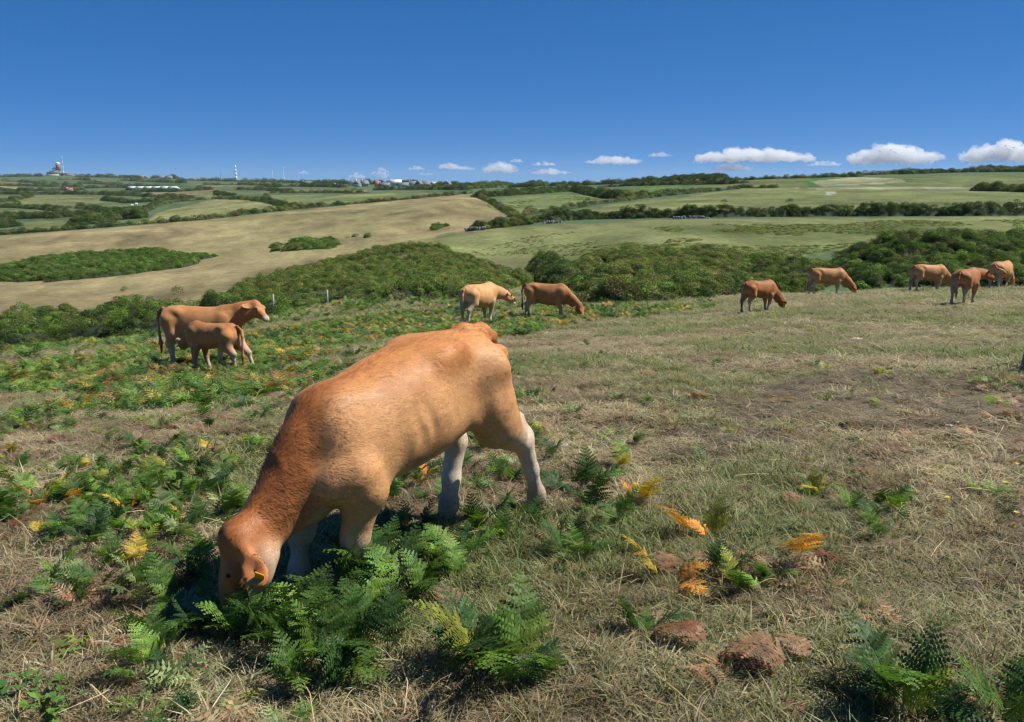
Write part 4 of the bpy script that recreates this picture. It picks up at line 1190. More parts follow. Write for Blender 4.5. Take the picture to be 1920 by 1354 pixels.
# ---- bracken carpet lower down the field (nobody could count it)
def clump_me(seed, n, L=0.5):
    rg = np.random.default_rng(seed); Vs = []; Fs = []; Cs = []
    src = [frond_me("f", L, 9, 0, 76 - 9 * (k % 3), 8 - 14 * (k % 3), seed * 10 + k, 0.3) for k in range(3)]
    for i in range(n):
        me = src[i % 3]
        v = np.empty(len(me.vertices) * 3, np.float32); me.vertices.foreach_get("co", v); v = v.reshape(-1, 3)
        f = np.empty(len(me.loops), np.int32); me.loops.foreach_get("vertex_index", f); f = f.reshape(-1, 4)
        c = np.empty(len(v) * 4, np.float32); me.color_attributes["Col"].data.foreach_get("color", c); c = c.reshape(-1, 4)[:, :3]
        a = rg.uniform(0, 6.28); s = rg.uniform(0.7, 1.15)
        R = np.array(Euler((rg.normal(0, .15), rg.normal(0, .15), a)).to_matrix())
        off = np.array((rg.normal(0, 0.1), rg.normal(0, 0.1), 0))
        Fs.append(f + sum(len(x) for x in Vs)); Vs.append(v @ R.T * s + off); Cs.append(c * rg.uniform(0.75, 1.25))
    for me in src: bpy.data.meshes.remove(me)
    me = mesh_np("bracken_clump", np.concatenate(Vs), np.concatenate(Fs))
    vcol(me, "Col", np.concatenate(Cs)); me.materials.append(M_CARPET)
    return me
C_BRACK = proto("bracken_clumps", [clump_me(31, 6), clump_me(32, 7), clump_me(33, 5), clump_me(34, 8)])
def in_land(poly_px, n, rg, margin=0.0):
    w = np.array(land(poly_px))
    lo, hi = w.min(0), w.max(0)
    X = rg.uniform(lo[0], hi[0], n * 6); Y = rg.uniform(lo[1], hi[1], n * 6)
    m = inside([tuple(q) for q in w], X, Y)
    return X[m][:n], Y[m][:n], w
def bracken(name, poly, dens_n, smin, smax, rg, label, thin=0.0, autumn=0.10, tall=1.0, grp='stuff', gain=1.0):
    X, Y, _ = in_land(poly, dens_n, rg)
    q = np.stack([X, Y, 0 * X], -1)
    nz = fbm(q * 0.28 + 2, 3)
    k = nz > thin
    X, Y, nz = X[k], Y[k], nz[k]
    n = len(X)
    r = rg.random(n)
    base = np.array(FCOL['green']) * (1 - (nz[:, None] - 0.5) * 0.2)
    t = np.where((r < 0.3)[:, None], np.array(FCOL['bright']), base)
    t = np.where((r > 0.80)[:, None], np.array(FCOL['dark']), t)
    t = np.where(((r > 0.3) & (r < 0.3 + 0.5 * autumn + 0.06))[:, None], np.array((0.24, 0.24, 0.06)), t)
    t = np.where(((r > 0.5) & (r < 0.5 + autumn * 0.55))[:, None], np.array((0.52, 0.33, 0.06)), t)
    t = np.where(((r > 0.65) & (r < 0.65 + autumn * 0.4))[:, None], np.array((0.36, 0.19, 0.08)), t)
    s = rg.uniform(smin, smax, n)
    o = scatter(name, C_BRACK, np.stack([X, Y, height(X, Y) - 0.03], -1), rg.integers(0, 4, n), np.stack([rg.normal(0, .12, n), rg.normal(0, .12, n), rg.uniform(0, 6.28, n)], -1), np.stack([s, s, s * tall], -1), np.clip(t * gain, 0, 0.8) * rg.uniform(0.8, 1.2, (n, 1)))
    return tag(o, label, "bracken", kind="stuff")
rg = np.random.default_rng(5)
bracken("bracken", [(-500,790),(-120,705),(0,690),(150,672),(300,650),(450,630),(560,612),(640,600),(720,600),(820,608),(880,615),(800,640),(690,680),(560,735),(400,765),(200,775),(-120,800),(-500,880)], 3300, 0.38, 0.78, rg, "green bracken with yellowing fronds covering the pasture around the suckling pair", 0.40, 0.16)
bracken("bracken", [(640,598),(850,578),(960,570),(1150,572),(1330,566),(1340,578),(1250,594),(1150,602),(1060,612),(960,640),(860,640),(780,640),(700,625)], 1300, 0.45, 0.85, rg, "green bracken around the feet of the pale fawn cow and its neighbour", 0.36, 0.12)
bracken("bracken", [(-120,690),(120,668),(330,640),(500,615),(640,592),(860,572),(850,560),(620,570),(450,590),(250,612),(-120,650)], 1500, 0.6, 1.1, rg, "taller bracken along the foot of the bramble bank", 0.20, 0.06)

def litter(name, n, r0, r1, smin, smax, tints, label, cat, seed, left=0.0, flat=1.0):
    rg = np.random.default_rng(seed)
    x, y = wedge(r0, r1, 30, 37, rg)
    k = rg.permutation(len(x)); x, y = x[k], y[k]
    ok = (fbm(np.stack([x, y, 0 * x], -1) * 0.9 + seed, 3) > 0.5) & ((x < 0.3) | (rg.random(len(x)) > left))
    x, y = x[ok][:n], y[ok][:n]; m = len(x)
    s = rg.uniform(smin, smax, m); t = np.array(tints)[rg.integers(0, len(tints), m)] * rg.uniform(0.75, 1.25, (m, 1))
    tag(scatter(name, C_BRACK, np.stack([x, y, height(x, y) - 0.01], -1), rg.integers(0, 4, m), np.stack([rg.normal(0, .2, m), rg.normal(0, .2, m), rg.uniform(0, 6.28, m)], -1), np.stack([s, s, s * flat], -1), t), label, cat, kind="stuff")
litter("bracken_litter", 420, 2.0, 11.0, 0.18, 0.42, ((0.34, 0.20, 0.115), (0.27, 0.14, 0.08), (0.45, 0.29, 0.16)), "brown dead bracken litter lying in the grass", "litter", 71, 0.3, 0.45)
litter("young_bracken", 620, 2.2, 12.0, 0.14, 0.38, (FCOL['green'], FCOL['bright'], FCOL['pale'], FCOL['lime'], FCOL['dark']), "little green bracken sprouts dotted through the grass", "bracken", 73, 0.8, 0.9)
# ------------------------------------------------------------------ scrub, hedges and far trees
def leaf_clump(seed, n, size):
    """a loose ball of leaves, radius about 1, open inside"""
    rg = np.random.default_rng(seed)
    d = rg.normal(size=(n, 3)); d /= np.linalg.norm(d, axis=1, keepdims=True)
    d[:, 2] = np.where(d[:, 2] < -0.35, -d[:, 2], d[:, 2])
    r = rg.uniform(0.45, 1.08, n) ** 0.6
    P = d * r[:, None] * np.array((1, 1, 0.85))
    nn = d + rg.normal(0, 0.55, (n, 3)); nn /= np.linalg.norm(nn, axis=1, keepdims=True)
    a = np.cross(nn, rg.normal(size=(n, 3))); a /= np.linalg.norm(a, axis=1, keepdims=True); b2 = np.cross(nn, a)
    s = size * rg.uniform(0.55, 1.3, n)[:, None]
    V = np.stack([P - a * s, P + b2 * s * 0.55 + nn * s * 0.15, P + a * s, P - b2 * s * 0.55 + nn * s * 0.15], 1).reshape(-1, 3)
    F = np.arange(4 * n).reshape(-1, 4)
    c = rg.uniform(0.6, 1.35, (n, 1)) * np.array((1, 1, 1)) * np.stack([1 + rg.normal(0, 0.12, n), np.ones(n), 1 + rg.normal(0, 0.1, n)], -1)
    me = mesh_np("leaf_clump", V, F)
    vcol(me, "Col", np.clip(np.repeat(c, 4, 0), 0.1, 2)); me.materials.append(M_LEAF)
    return me
C_LEAF = proto("leaf_clumps", [leaf_clump(41 + k, 300, 0.098) for k in range(4)])
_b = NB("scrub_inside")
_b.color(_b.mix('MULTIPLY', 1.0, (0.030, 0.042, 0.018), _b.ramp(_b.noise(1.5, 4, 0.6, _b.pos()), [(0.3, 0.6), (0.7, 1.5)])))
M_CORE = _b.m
SG, SB, SD, SO = (0.120, 0.185, 0.040), (0.165, 0.250, 0.050), (0.070, 0.105, 0.034), (0.225, 0.230, 0.072)
def foliage_points(X, Y, Z, rad, cols, rg, jitter=0.25):
    n = len(X)
    cols = np.array(cols)
    q = np.stack([X, Y, Z], -1)
    nz = fbm(q * (0.35 / max(0.35, rad * 0.6)) + 77, 2)
    ci = np.clip(((nz - 0.32) / 0.36 * len(cols) + rg.normal(0, 0.55, n)), 0, len(cols) - 1).astype(int)
    t = cols[ci] * rg.uniform(0.7, 1.3, (n, 1))
    dd = rg.random(n)
    t = np.where((dd < 0.05)[:, None], np.array((0.20, 0.15, 0.085)), t)
    t = np.where((dd > 0.94)[:, None], np.array((0.20, 0.23, 0.075)), t)
    s = rad * rg.uniform(0.6, 1.35, n)
    return q, rg.integers(0, 4, n), np.stack([rg.normal(0, .3, n), rg.normal(0, .3, n), rg.uniform(0, 6.28, n)], -1), np.stack([s, s, s * rg.uniform(0.75, 1.05, n)], -1), np.clip(t, 0.005, 0.6)
def mass(name, poly_px, H, rad, n, cols, label, cat, seed, world=None, lump=4.0, group=None, rough=0.55, gaps=0.0, edge=0.0):
    """a thicket over an outline on the land: dark twiggy inside and a skin of leaves"""
    rg = np.random.default_rng(seed)
    w = np.array(world) if world is not None else np.array(land(poly_px))
    if edge:                                        # ragged margin
        ww = []
        for a, b2 in zip(w, np.roll(w, -1, 0)):
            k = max(1, int(np.linalg.norm(b2 - a) / (edge * 0.8)))
            ww += [a + (b2 - a) * t / k for t in range(k)]
        w = np.array(ww)
        q = np.concatenate([w / (edge * 2.2), np.zeros((len(w), 1))], 1)
        w = w + (np.stack([fbm(q + seed, 3), fbm(q + seed + 40, 3)], -1) - 0.5) * edge * 4.5
    lo, hi = w.min(0) - 0.5, w.max(0) + 0.5
    # individual bushes of the thicket: centre, radius, height share
    area = abs(sum(w[i][0] * w[(i + 1) % len(w)][1] - w[(i + 1) % len(w)][0] * w[i][1] for i in range(len(w)))) / 2
    nb_ = int(min(420, max(6, area / (0.45 * (lump * 0.5) ** 2 * 3.14))))
    bush = np.stack([rg.uniform(lo[0], hi[0], nb_ * 8), rg.uniform(lo[1], hi[1], nb_ * 8), rg.uniform(0.3, 0.72, nb_ * 8) * lump, rg.uniform(0.45, 1.0, nb_ * 8)], -1)
    bush = bush[inside([tuple(q) for q in w], bush[:, 0], bush[:, 1])][:nb_]
    def canopy(X, Y):
        ins = inside([tuple(q) for q in w], X, Y)
        dmin = np.full(len(X), 1e9)
        for i in range(len(w)):
            a = w[i]; b2 = w[(i + 1) % len(w)]; ab = b2 - a; L = max((ab ** 2).sum(), 1e-9)
            t = np.clip(((X - a[0]) * ab[0] + (Y - a[1]) * ab[1]) / L, 0, 1)
            dmin = np.minimum(dmin, np.hypot(X - a[0] - t * ab[0], Y - a[1] - t * ab[1]))
        q = np.stack([X, Y, 0 * X + seed], -1)
        k = np.clip(dmin / max(0.9 * H, 0.5), 0, 1) ** 0.6
        dome = np.zeros(len(X))
        for b0 in range(0, len(bush), 40):
            bb = bush[b0:b0 + 40]
            d2 = ((X[:, None] - bb[None, :, 0]) ** 2 + (Y[:, None] - bb[None, :, 1]) ** 2) / bb[None, :, 2] ** 2
            dome = np.maximum(dome, (np.sqrt(np.clip(1 - d2, 0, 1)) * bb[None, :, 3]).max(1))
        hh = H * k * ((1 - rough) + rough * 1.5 * dome) * (0.7 + 0.6 * fbm(q / (lump * 2.5), 2))
        if gaps:
            g_ = fbm(q / (lump * 1.3) + 91, 2)
            ins = ins & (g_ > gaps)
        return np.where(ins, hh, -0.4), ins
    st = max((hi - lo).max() / 90, rad * 0.45)
    nx, ny = [int(v_) + 2 for v_ in (hi - lo) / st]
    xx, yy = np.meshgrid(lo[0] + st * np.arange(nx), lo[1] + st * np.arange(ny), indexing='ij')
    hc, ins = canopy(xx.ravel(), yy.ravel())
    zz = height(xx.ravel(), yy.ravel()) + hc * 0.72
    V = np.stack([xx.ravel(), yy.ravel(), zz], -1)
    i, j = np.meshgrid(np.arange(nx - 1), np.arange(ny - 1), indexing='ij')
    F = np.stack([i * ny + j, (i + 1) * ny + j, (i + 1) * ny + j + 1, i * ny + j + 1], -1).reshape(-1, 4)
    F = F[ins[F].any(1)]
    used, inv = np.unique(F, return_inverse=True)
    V = V[used]; F = inv.reshape(F.shape)
    c = V.mean(0); c[2] = V[:, 2].min()
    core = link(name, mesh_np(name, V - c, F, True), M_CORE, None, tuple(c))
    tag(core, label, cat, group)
    X = rg.uniform(lo[0], hi[0], n * 4); Y = rg.uniform(lo[1], hi[1], n * 4)
    hc, ins = canopy(X, Y)
    X, Y, hc = X[ins][:n], Y[ins][:n], hc[ins][:n]
    Z = height(X, Y) + np.maximum(hc * np.where(rg.random(len(X)) < 0.06, rg.uniform(1.0, 1.35, len(X)), rg.uniform(0.68, 1.05, len(X))) - rad * 0.25, 0.05)
    q, a, r_, s, t = foliage_points(X, Y, Z, rad, cols, rg)
    fo = scatter("foliage", C_LEAF, q - c, a, r_, s, t, core)
    fo["kind"] = "stuff"
    return core
def hedge(name, line, H, W, cols, label, cat="hedge", seed=0, rad=None, group=None, step=None, rough=0.35):
    """a strip of bushes following photo points on the land"""
    rg = np.random.default_rng(1000 + seed)
    pts = []
    for (u0, v0), (u1, v1) in zip(line[:-1], line[1:]):
        k = max(1, int(abs(u1 - u0) / 25))
        pts += [hit(u0 + (u1 - u0) * t / k, v0 + (v1 - v0) * t / k) for t in range(k)]
    pts.append(hit(*line[-1]))
    P = np.array([(p.x, p.y) for p in pts])
    # back the strip off by half its width and close it into an outline
    d = P / np.linalg.norm(P, axis=1, keepdims=True)
    T = np.gradient(P, axis=0); T /= np.linalg.norm(T, axis=1, keepdims=True) + 1e-9
    Nn = np.stack([-T[:, 1], T[:, 0]], -1)
    Nn *= np.sign((Nn * d).sum(1, keepdims=True) + 1e-9)
    out = np.concatenate([P, (P + Nn * W)[::-1]])
    r = np.median(np.linalg.norm(P, axis=1))
    if rad is None: rad = max(0.55, r * 0.0036)
    L = np.linalg.norm(np.diff(P, axis=0), axis=1).sum()
    n = int(min(3200, max(60, 2.2 * L * (W + H) / rad ** 2)))
    return mass(name, None, H, rad, n, cols, label, cat, seed, world=out, lump=max(2.5, H * 1.6), group=group, rough=rough)
# bramble and gorse banks beyond the pasture
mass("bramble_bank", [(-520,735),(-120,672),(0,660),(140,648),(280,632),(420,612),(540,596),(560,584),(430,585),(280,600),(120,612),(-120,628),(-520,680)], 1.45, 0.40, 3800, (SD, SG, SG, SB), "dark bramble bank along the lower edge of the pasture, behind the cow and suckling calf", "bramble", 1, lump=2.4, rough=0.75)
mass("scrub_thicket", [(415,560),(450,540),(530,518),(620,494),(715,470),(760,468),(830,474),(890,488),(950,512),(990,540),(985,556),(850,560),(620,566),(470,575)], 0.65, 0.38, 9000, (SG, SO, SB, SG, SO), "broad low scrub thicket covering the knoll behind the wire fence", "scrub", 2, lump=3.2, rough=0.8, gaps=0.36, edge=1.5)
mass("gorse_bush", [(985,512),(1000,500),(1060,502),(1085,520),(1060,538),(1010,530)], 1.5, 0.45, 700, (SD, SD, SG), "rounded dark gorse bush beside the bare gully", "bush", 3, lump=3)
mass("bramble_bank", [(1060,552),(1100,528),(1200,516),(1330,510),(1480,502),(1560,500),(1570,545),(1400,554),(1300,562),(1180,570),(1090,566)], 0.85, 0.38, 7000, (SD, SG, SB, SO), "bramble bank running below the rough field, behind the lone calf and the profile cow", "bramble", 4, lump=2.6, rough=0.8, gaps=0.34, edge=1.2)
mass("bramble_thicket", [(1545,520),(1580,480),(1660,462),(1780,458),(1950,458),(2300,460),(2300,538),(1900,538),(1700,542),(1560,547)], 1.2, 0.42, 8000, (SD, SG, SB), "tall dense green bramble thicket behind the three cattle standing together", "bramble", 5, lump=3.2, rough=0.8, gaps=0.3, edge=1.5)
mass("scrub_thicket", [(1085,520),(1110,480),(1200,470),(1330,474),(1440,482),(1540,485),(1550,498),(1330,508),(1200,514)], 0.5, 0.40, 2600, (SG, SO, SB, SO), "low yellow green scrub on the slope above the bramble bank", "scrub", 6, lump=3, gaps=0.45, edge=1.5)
# patches of bracken on the far slope
mass("bracken_patch", [(-90,512),(40,492),(180,478),(300,474),(390,482),(412,488),(360,500),(250,514),(120,526),(-90,530)], 0.75, 0.55, 3600, (SG, SB, (0.075, 0.155, 0.028)), "long dark green bracken patch lying across the tan field", "bracken", 7, lump=5, rough=0.4, gaps=0.33, edge=2.2)
mass("bracken_patch", [(490,468),(530,459),(590,453),(630,455),(610,466),(540,472)], 0.7, 0.55, 420, (SG, SB), "small green bracken patch on the tan field above the knoll", "bracken", 8, gaps=0.4, edge=1.6)
mass("bracken_patch", [(640,449),(670,442),(692,444),(680,450)], 0.5, 0.5, 90, (SG, SB), "tiny green patch above the small bracken patch on the tan field", "bracken", 9, gaps=0.4, edge=1.2)
mass("bracken_patch", [(800,431),(815,424),(830,426),(822,433)], 0.5, 0.5, 70, (SG, SB), "tiny green patch near the end of the stone wall on the tan field", "bracken", 10, gaps=0.4, edge=1.2)
# rough herbage in the olive field across the gully
def herbage(poly, n, rad, cols, label, seed, thin=0.5):
    rg = np.random.default_rng(seed)
    X, Y, _ = in_land(poly, n, rg)
    k = fbm(np.stack([X, Y, 0 * X], -1) * 0.11 + seed, 3) > thin
    X, Y = X[k], Y[k]
    q, a, r_, s, t = foliage_points(X, Y, height(X, Y) - rad * 0.3, rad, cols, rg)
    s[:, 2] *= 0.55
    tag(scatter("herbage", C_LEAF, q, a, r_, s, t), label, "herbage", kind="stuff")
herbage([(1000,500),(1100,465),(1300,440),(1180,425),(1600,414),(2050,412),(2050,452),(1600,462),(1500,480),(1300,492)], 9000, 0.36, (SG, SO, (0.17, 0.165, 0.06), SB), "rough green herbage mottling the field across the gully", 61, 0.49)
herbage([(870,478),(1000,440),(1180,430),(1100,465),(1000,495),(930,490)], 900, 0.32, (SO, (0.17, 0.165, 0.07)), "scattered herbage on the pale slope above the gully", 62, 0.52)
herbage([(905,382),(1060,366),(1130,372),(1000,388),(930,396)], 1200, 0.5, (SG, SO, SB), "green weeds mottling the small field below the conifers", 63, 0.50)
# hedges
HD, HG = (SD, SG, SD), (SD, SG, SO)
HED = [
 ([(1000,418),(1100,412),(1250,409),(1420,407),(1600,406),(1780,405),(2000,404),(2350,400)], 3.1, 2.6, HD, "long thick dark hedge with stone wall showing at its foot"),
 ([(880,433),(940,427),(1000,420)], 1.6, 2.0, HG, "low bramble hedge growing over the end of the stone wall"),
 ([(-600,475),(-300,458),(-100,446),(0,441),(70,436),(140,431),(210,426),(290,419)], 2.2, 3.0, HG, "low hedge along the top of the tan field below the dark hollow"),
 ([(290,419),(380,413),(470,402),(560,392),(640,385)], 2.2, 2.5, HG, "hedge of brambles along the top of the tan field under the pale square field"),
 ([(640,385),(740,376),(850,366),(890,363)], 2.6, 2.5, HG, "hedge along the top of the tan field below the village"),
 ([(470,377),(500,381),(530,389),(550,393)], 3.4, 4.0, HD, "dark rounded hedge between the pale square field and the green field"),
 ([(890,366),(920,383),(945,398),(960,407)], 2.0, 2.2, HG, "hedge running down the corner of the tan field"),
 ([(960,408),(1040,398),(1130,383),(1200,373),(1300,363),(1390,354)], 1.5, 2.2, HG, "brown green hedge slanting up between the two middle fields"),
 ([(905,371),(960,367),(1020,363),(1072,359)], 4.4, 4.0, HD, "row of dark conifers above the small mottled field"),
 ([(1068,359),(1100,366),(1130,372),(1165,373)], 5.0, 5.0, HD, "block of near black conifers at the corner of the small mottled field"),
 ([(1165,372),(1190,369),(1215,367)], 3.4, 3.0, HG, "pair of rounded bushes at the end of the conifers"),
 ([(1200,373),(1270,361),(1330,356)], 1.6, 2.0, HG, "thin hedge under the smooth green field"),
 ([(1120,352),(1180,349),(1260,347),(1340,346),(1400,344)], 4.0, 4.0, HD, "dark hedge under the far grazing cows on the ridge"),
 ([(1330,343),(1390,338),(1450,336),(1540,333),(1620,331)], 2.6, 3.0, HD, "dark hedge on the skyline behind the far grazing cows"),
 ([(1560,332),(1640,328),(1700,326)], 2.2, 3.0, HG, "low hedge on the skyline above the whitish strip"),
 ([(1695,327),(1780,324),(1850,323),(1990,322)], 3.2, 4.0, HD, "tall dark hedge along the skyline below the dark trees"),
 ([(1845,319),(1900,317),(1990,316)], 4.0, 6.0, HD, "clump of dark trees rising above the tall skyline hedge"),
 ([(1380,353),(1460,352)], 1.3, 1.5, HD, "short dark bank crossing the upper pasture"),
 ([(1820,358),(1870,359),(1990,362)], 2.0, 3.0, HG, "thin bushes beside the whitish strip"),
 ([(870,355),(930,352),(1000,351)], 5.0, 5.0, HD, "dark hedge trees beyond the conifers"),
 ([(1000,350),(1080,348),(1140,346),(1220,343)], 5.0, 8.0, HD, "wood of rounded dark trees on the skyline above the conifers"),
 ([(1220,342),(1290,340),(1350,340)], 4.5, 8.0, HD, "wood of rounded dark trees on the skyline beside the far ridge cows"),
 ([(900,349),(960,348),(1010,348)], 8.0, 10.0, HD, "line of far rounded trees on the horizon"),
 ([(780,348),(850,349),(910,349)], 8.0, 10.0, HD, "trees closing the village end nearest the conifers"),
 ([(700,357),(780,356),(870,357)], 4.0, 6.0, HD, "trees in front of the village houses"),
 ([(620,345),(700,346),(780,347)], 10.0, 12.0, HD, "trees rising behind the village houses"),
 ([(530,343),(590,344),(640,345)], 7.0, 12.0, HD, "dark trees on the skyline between village and masts"),
 ([(500,363),(580,362),(680,363)], 2.4, 4.0, HD, "thin dark hedge above the long green field"),
 ([(400,366),(425,368),(440,367)], 6.0, 6.0, HD, "rounded clump of trees above the pale square field"),
 ([(440,356),(490,357),(540,361)], 5.0, 6.0, HD, "dark hedge beyond the rounded clump of trees"),
 ([(445,374),(470,376),(500,378)], 3.0, 4.0, HG, "brownish bushes above the pale square field"),
 ([(300,386),(340,378),(400,373),(450,374)], 2.4, 3.0, HG, "hedge over a stony bank along the top of the pale square field"),
 ([(250,408),(270,397),(295,384),(305,378)], 4.0, 5.0, HD, "bushes lining the hollow side of the pale square field"),
 ([(130,424),(180,420),(230,412),(262,410)], 5.0, 8.0, HD, "dark trees in the hollow below the pale square field"),
 ([(-80,432),(0,428),(40,424)], 7.0, 10.0, HD, "dense dark trees deepest in the hollow"),
 ([(-60,414),(40,411),(120,408),(180,404)], 4.5, 7.0, HD, "long dark hedge above the hollow"),
 ([(-60,404),(20,406),(100,410)], 3.5, 5.0, HD, "dark hedge below the narrow pale strip"),
 ([(-60,389),(20,390),(70,393),(110,397)], 4.5, 6.0, HD, "dark hedge below the broad olive field"),
 ([(115,391),(140,390),(190,399),(240,402)], 5.5, 7.0, HD, "dark trees beside the small track"),
 ([(-20,381),(30,376),(60,369)], 4.0, 6.0, HD, "hedge slanting down beside the broad olive field"),
 ([(190,376),(240,381),(300,378),(340,372)], 4.0, 6.0, HD, "hedge between the broad olive field and the bale paddock"),
 ([(-60,365),(60,365),(150,365),(260,366)], 5.0, 10.0, HD, "long dark hedge above the broad olive field"),
 ([(200,366),(290,370),(350,373)], 5.0, 8.0, HD, "dark hedge joining the long hedge by the glasshouse field"),
 ([(250,360),(330,360),(400,356)], 5.0, 8.0, HD, "dark hedge in front of the long glasshouse"),
 ([(-60,357),(60,358),(160,357)], 5.0, 8.0, HD, "dark hedge under the straw strip"),
 ([(160,353),(220,352),(290,354)], 6.0, 10.0, HD, "bushy hedge beside the end of the long glasshouse"),
 ([(225,339),(290,342),(340,344)], 9.0, 14.0, HD, "dark wood below the white hamlet"),
 ([(150,344),(210,347),(260,348)], 6.0, 10.0, HD, "dark hedge across the far green fields"),
 ([(-60,348),(30,349),(90,350),(150,351)], 6.0, 9.0, HD, "dark hedge above the straw strip"),
 ([(0,340),(60,343),(120,346)], 5.0, 9.0, HD, "thin hedge between the far green strips"),
 ([(100,337),(150,338),(190,341)], 5.0, 9.0, HD, "thin hedge below the hilltop station"),
 ([(-60,332),(30,332),(80,331)], 5.0, 14.0, HD, "low dark line of bushes on the skyline beside the hilltop station"),
 ([(140,332),(200,333),(260,335)], 9.0, 16.0, HD, "dark line of trees on the skyline between hilltop station and hamlet"),
 ([(290,335),(310,335),(325,336)], 16.0, 18.0, HD, "tall dark trees on the skyline by the hamlet"),
 ([(330,338),(400,340),(460,341),(530,342)], 8.0, 14.0, HD, "dark hedge line on the skyline under the white mast"),
 ([(380,347),(440,347),(520,349)], 6.0, 9.0, HD, "dark hedge below the brown far field"),
 ([(480,352),(560,350),(640,352)], 6.0, 9.0, HD, "dark hedge below the far green field"),
]
for k, (ln, H, W, cols, lab) in enumerate(HED):
    if hit(*ln[0]).length > 300: H *= 0.55; W *= 0.8
    hedge("conifer_row" if "conifer" in lab else "hedge", ln, H, W, cols, lab, "hedge" if "tree" not in lab and "conifer" not in lab and "wood" not in lab and "bush" not in lab else ("trees" if "bush" not in lab else "bushes"), seed=20 + k)
# ------------------------------------------------------------------ buildings, masts, walls, fence, small things
M_WHITE = plain_mat("render_white", (0.78, 0.77, 0.74), 0.8, 0.06, 0.3)
M_SLATE = plain_mat("roof_slate", (0.17, 0.18, 0.20), 0.6, 0.15, 0.5)
M_GREYW = plain_mat("wall_grey", (0.42, 0.40, 0.38), 0.85, 0.12, 0.3)
M_BROWNW = plain_mat("tower_brown", (0.24, 0.19, 0.17), 0.85, 0.15, 0.2)
M_REDR = plain_mat("roof_red", (0.42, 0.13, 0.09), 0.7, 0.15, 0.4)
M_GLASSH = plain_mat("glasshouse_sheet", (0.62, 0.64, 0.66), 0.35, 0.05, 0.1)
M_PANE = plain_mat("window_glass", (0.05, 0.06, 0.08), 0.15, 0.1, 1)
M_STEEL = plain_mat("mast_white", (0.8, 0.8, 0.8), 0.5, 0.05, 1)
def boxv(x0, x1, y0, y1, z0, z1):
    V = [(x, y, z) for z in (z0, z1) for y in (y0, y1) for x in (x0, x1)]
    F = [(0, 2, 3, 1), (4, 5, 7, 6), (0, 1, 5, 4), (2, 6, 7, 3), (0, 4, 6, 2), (1, 3, 7, 5)]
    return V, F
def box_part(name, dims, mat, parent):
    V, F = boxv(*dims)
    return link(name, mesh_np(name, V, np.array(F)), mat, parent)
def house(u, v, Y, w, d, h, rh, rz, label, wall=M_WHITE, roof=M_SLATE, wins=2):
    p = at(u, v, Y); z = gz(p.x, p.y)
    w, d, h, rh = w * 0.85, d * 0.85, h * 0.8, rh * 0.8
    e = empty("house", (p.x, p.y, z - 0.5), rz, label, "house", "village houses")
    V, F = boxv(-w / 2, w / 2, -d / 2, d / 2, 0, h)
    V += [(-w / 2, 0, h + rh), (w / 2, 0, h + rh)]
    me = mesh_np("wall", V, [np.array(F[:1] + F[2:]), np.array([(4, 6, 8), (5, 9, 7)])])
    link("wall", me, wall, e)
    o_ = 0.4
    RV = [(-w / 2 - o_, -d / 2 - o_, h - 0.3), (w / 2 + o_, -d / 2 - o_, h - 0.3), (w / 2 + o_, 0, h + rh + 0.15), (-w / 2 - o_, 0, h + rh + 0.15), (-w / 2 - o_, d / 2 + o_, h - 0.3), (w / 2 + o_, d / 2 + o_, h - 0.3)]
    RV2 = [(a, b2, c + 0.25) for a, b2, c in RV]
    RF = [(0, 3, 2, 1), (3, 4, 5, 2), (6, 7, 8, 9), (9, 8, 11, 10), (0, 1, 7, 6), (4, 10, 11, 5), (0, 6, 9, 3), (3, 9, 10, 4), (1, 2, 8, 7), (2, 5, 11, 8)]
    r = link("roof", mesh_np("roof", RV + RV2, np.array(RF)), roof, e)
    box_part("chimney", (-w / 2 + 0.4, -w / 2 + 1.5, -0.5, 0.5, h + rh * 0.6, h + rh + 1.3), wall, r)
    for k in range(wins):
        x = -w / 2 + w * (k + 0.5) / wins
        box_part("window", (x - 0.55, x + 0.55, -d / 2 - 0.03, -d / 2 + 0.05, h * 0.42, h * 0.8), M_PANE, e)
    return e
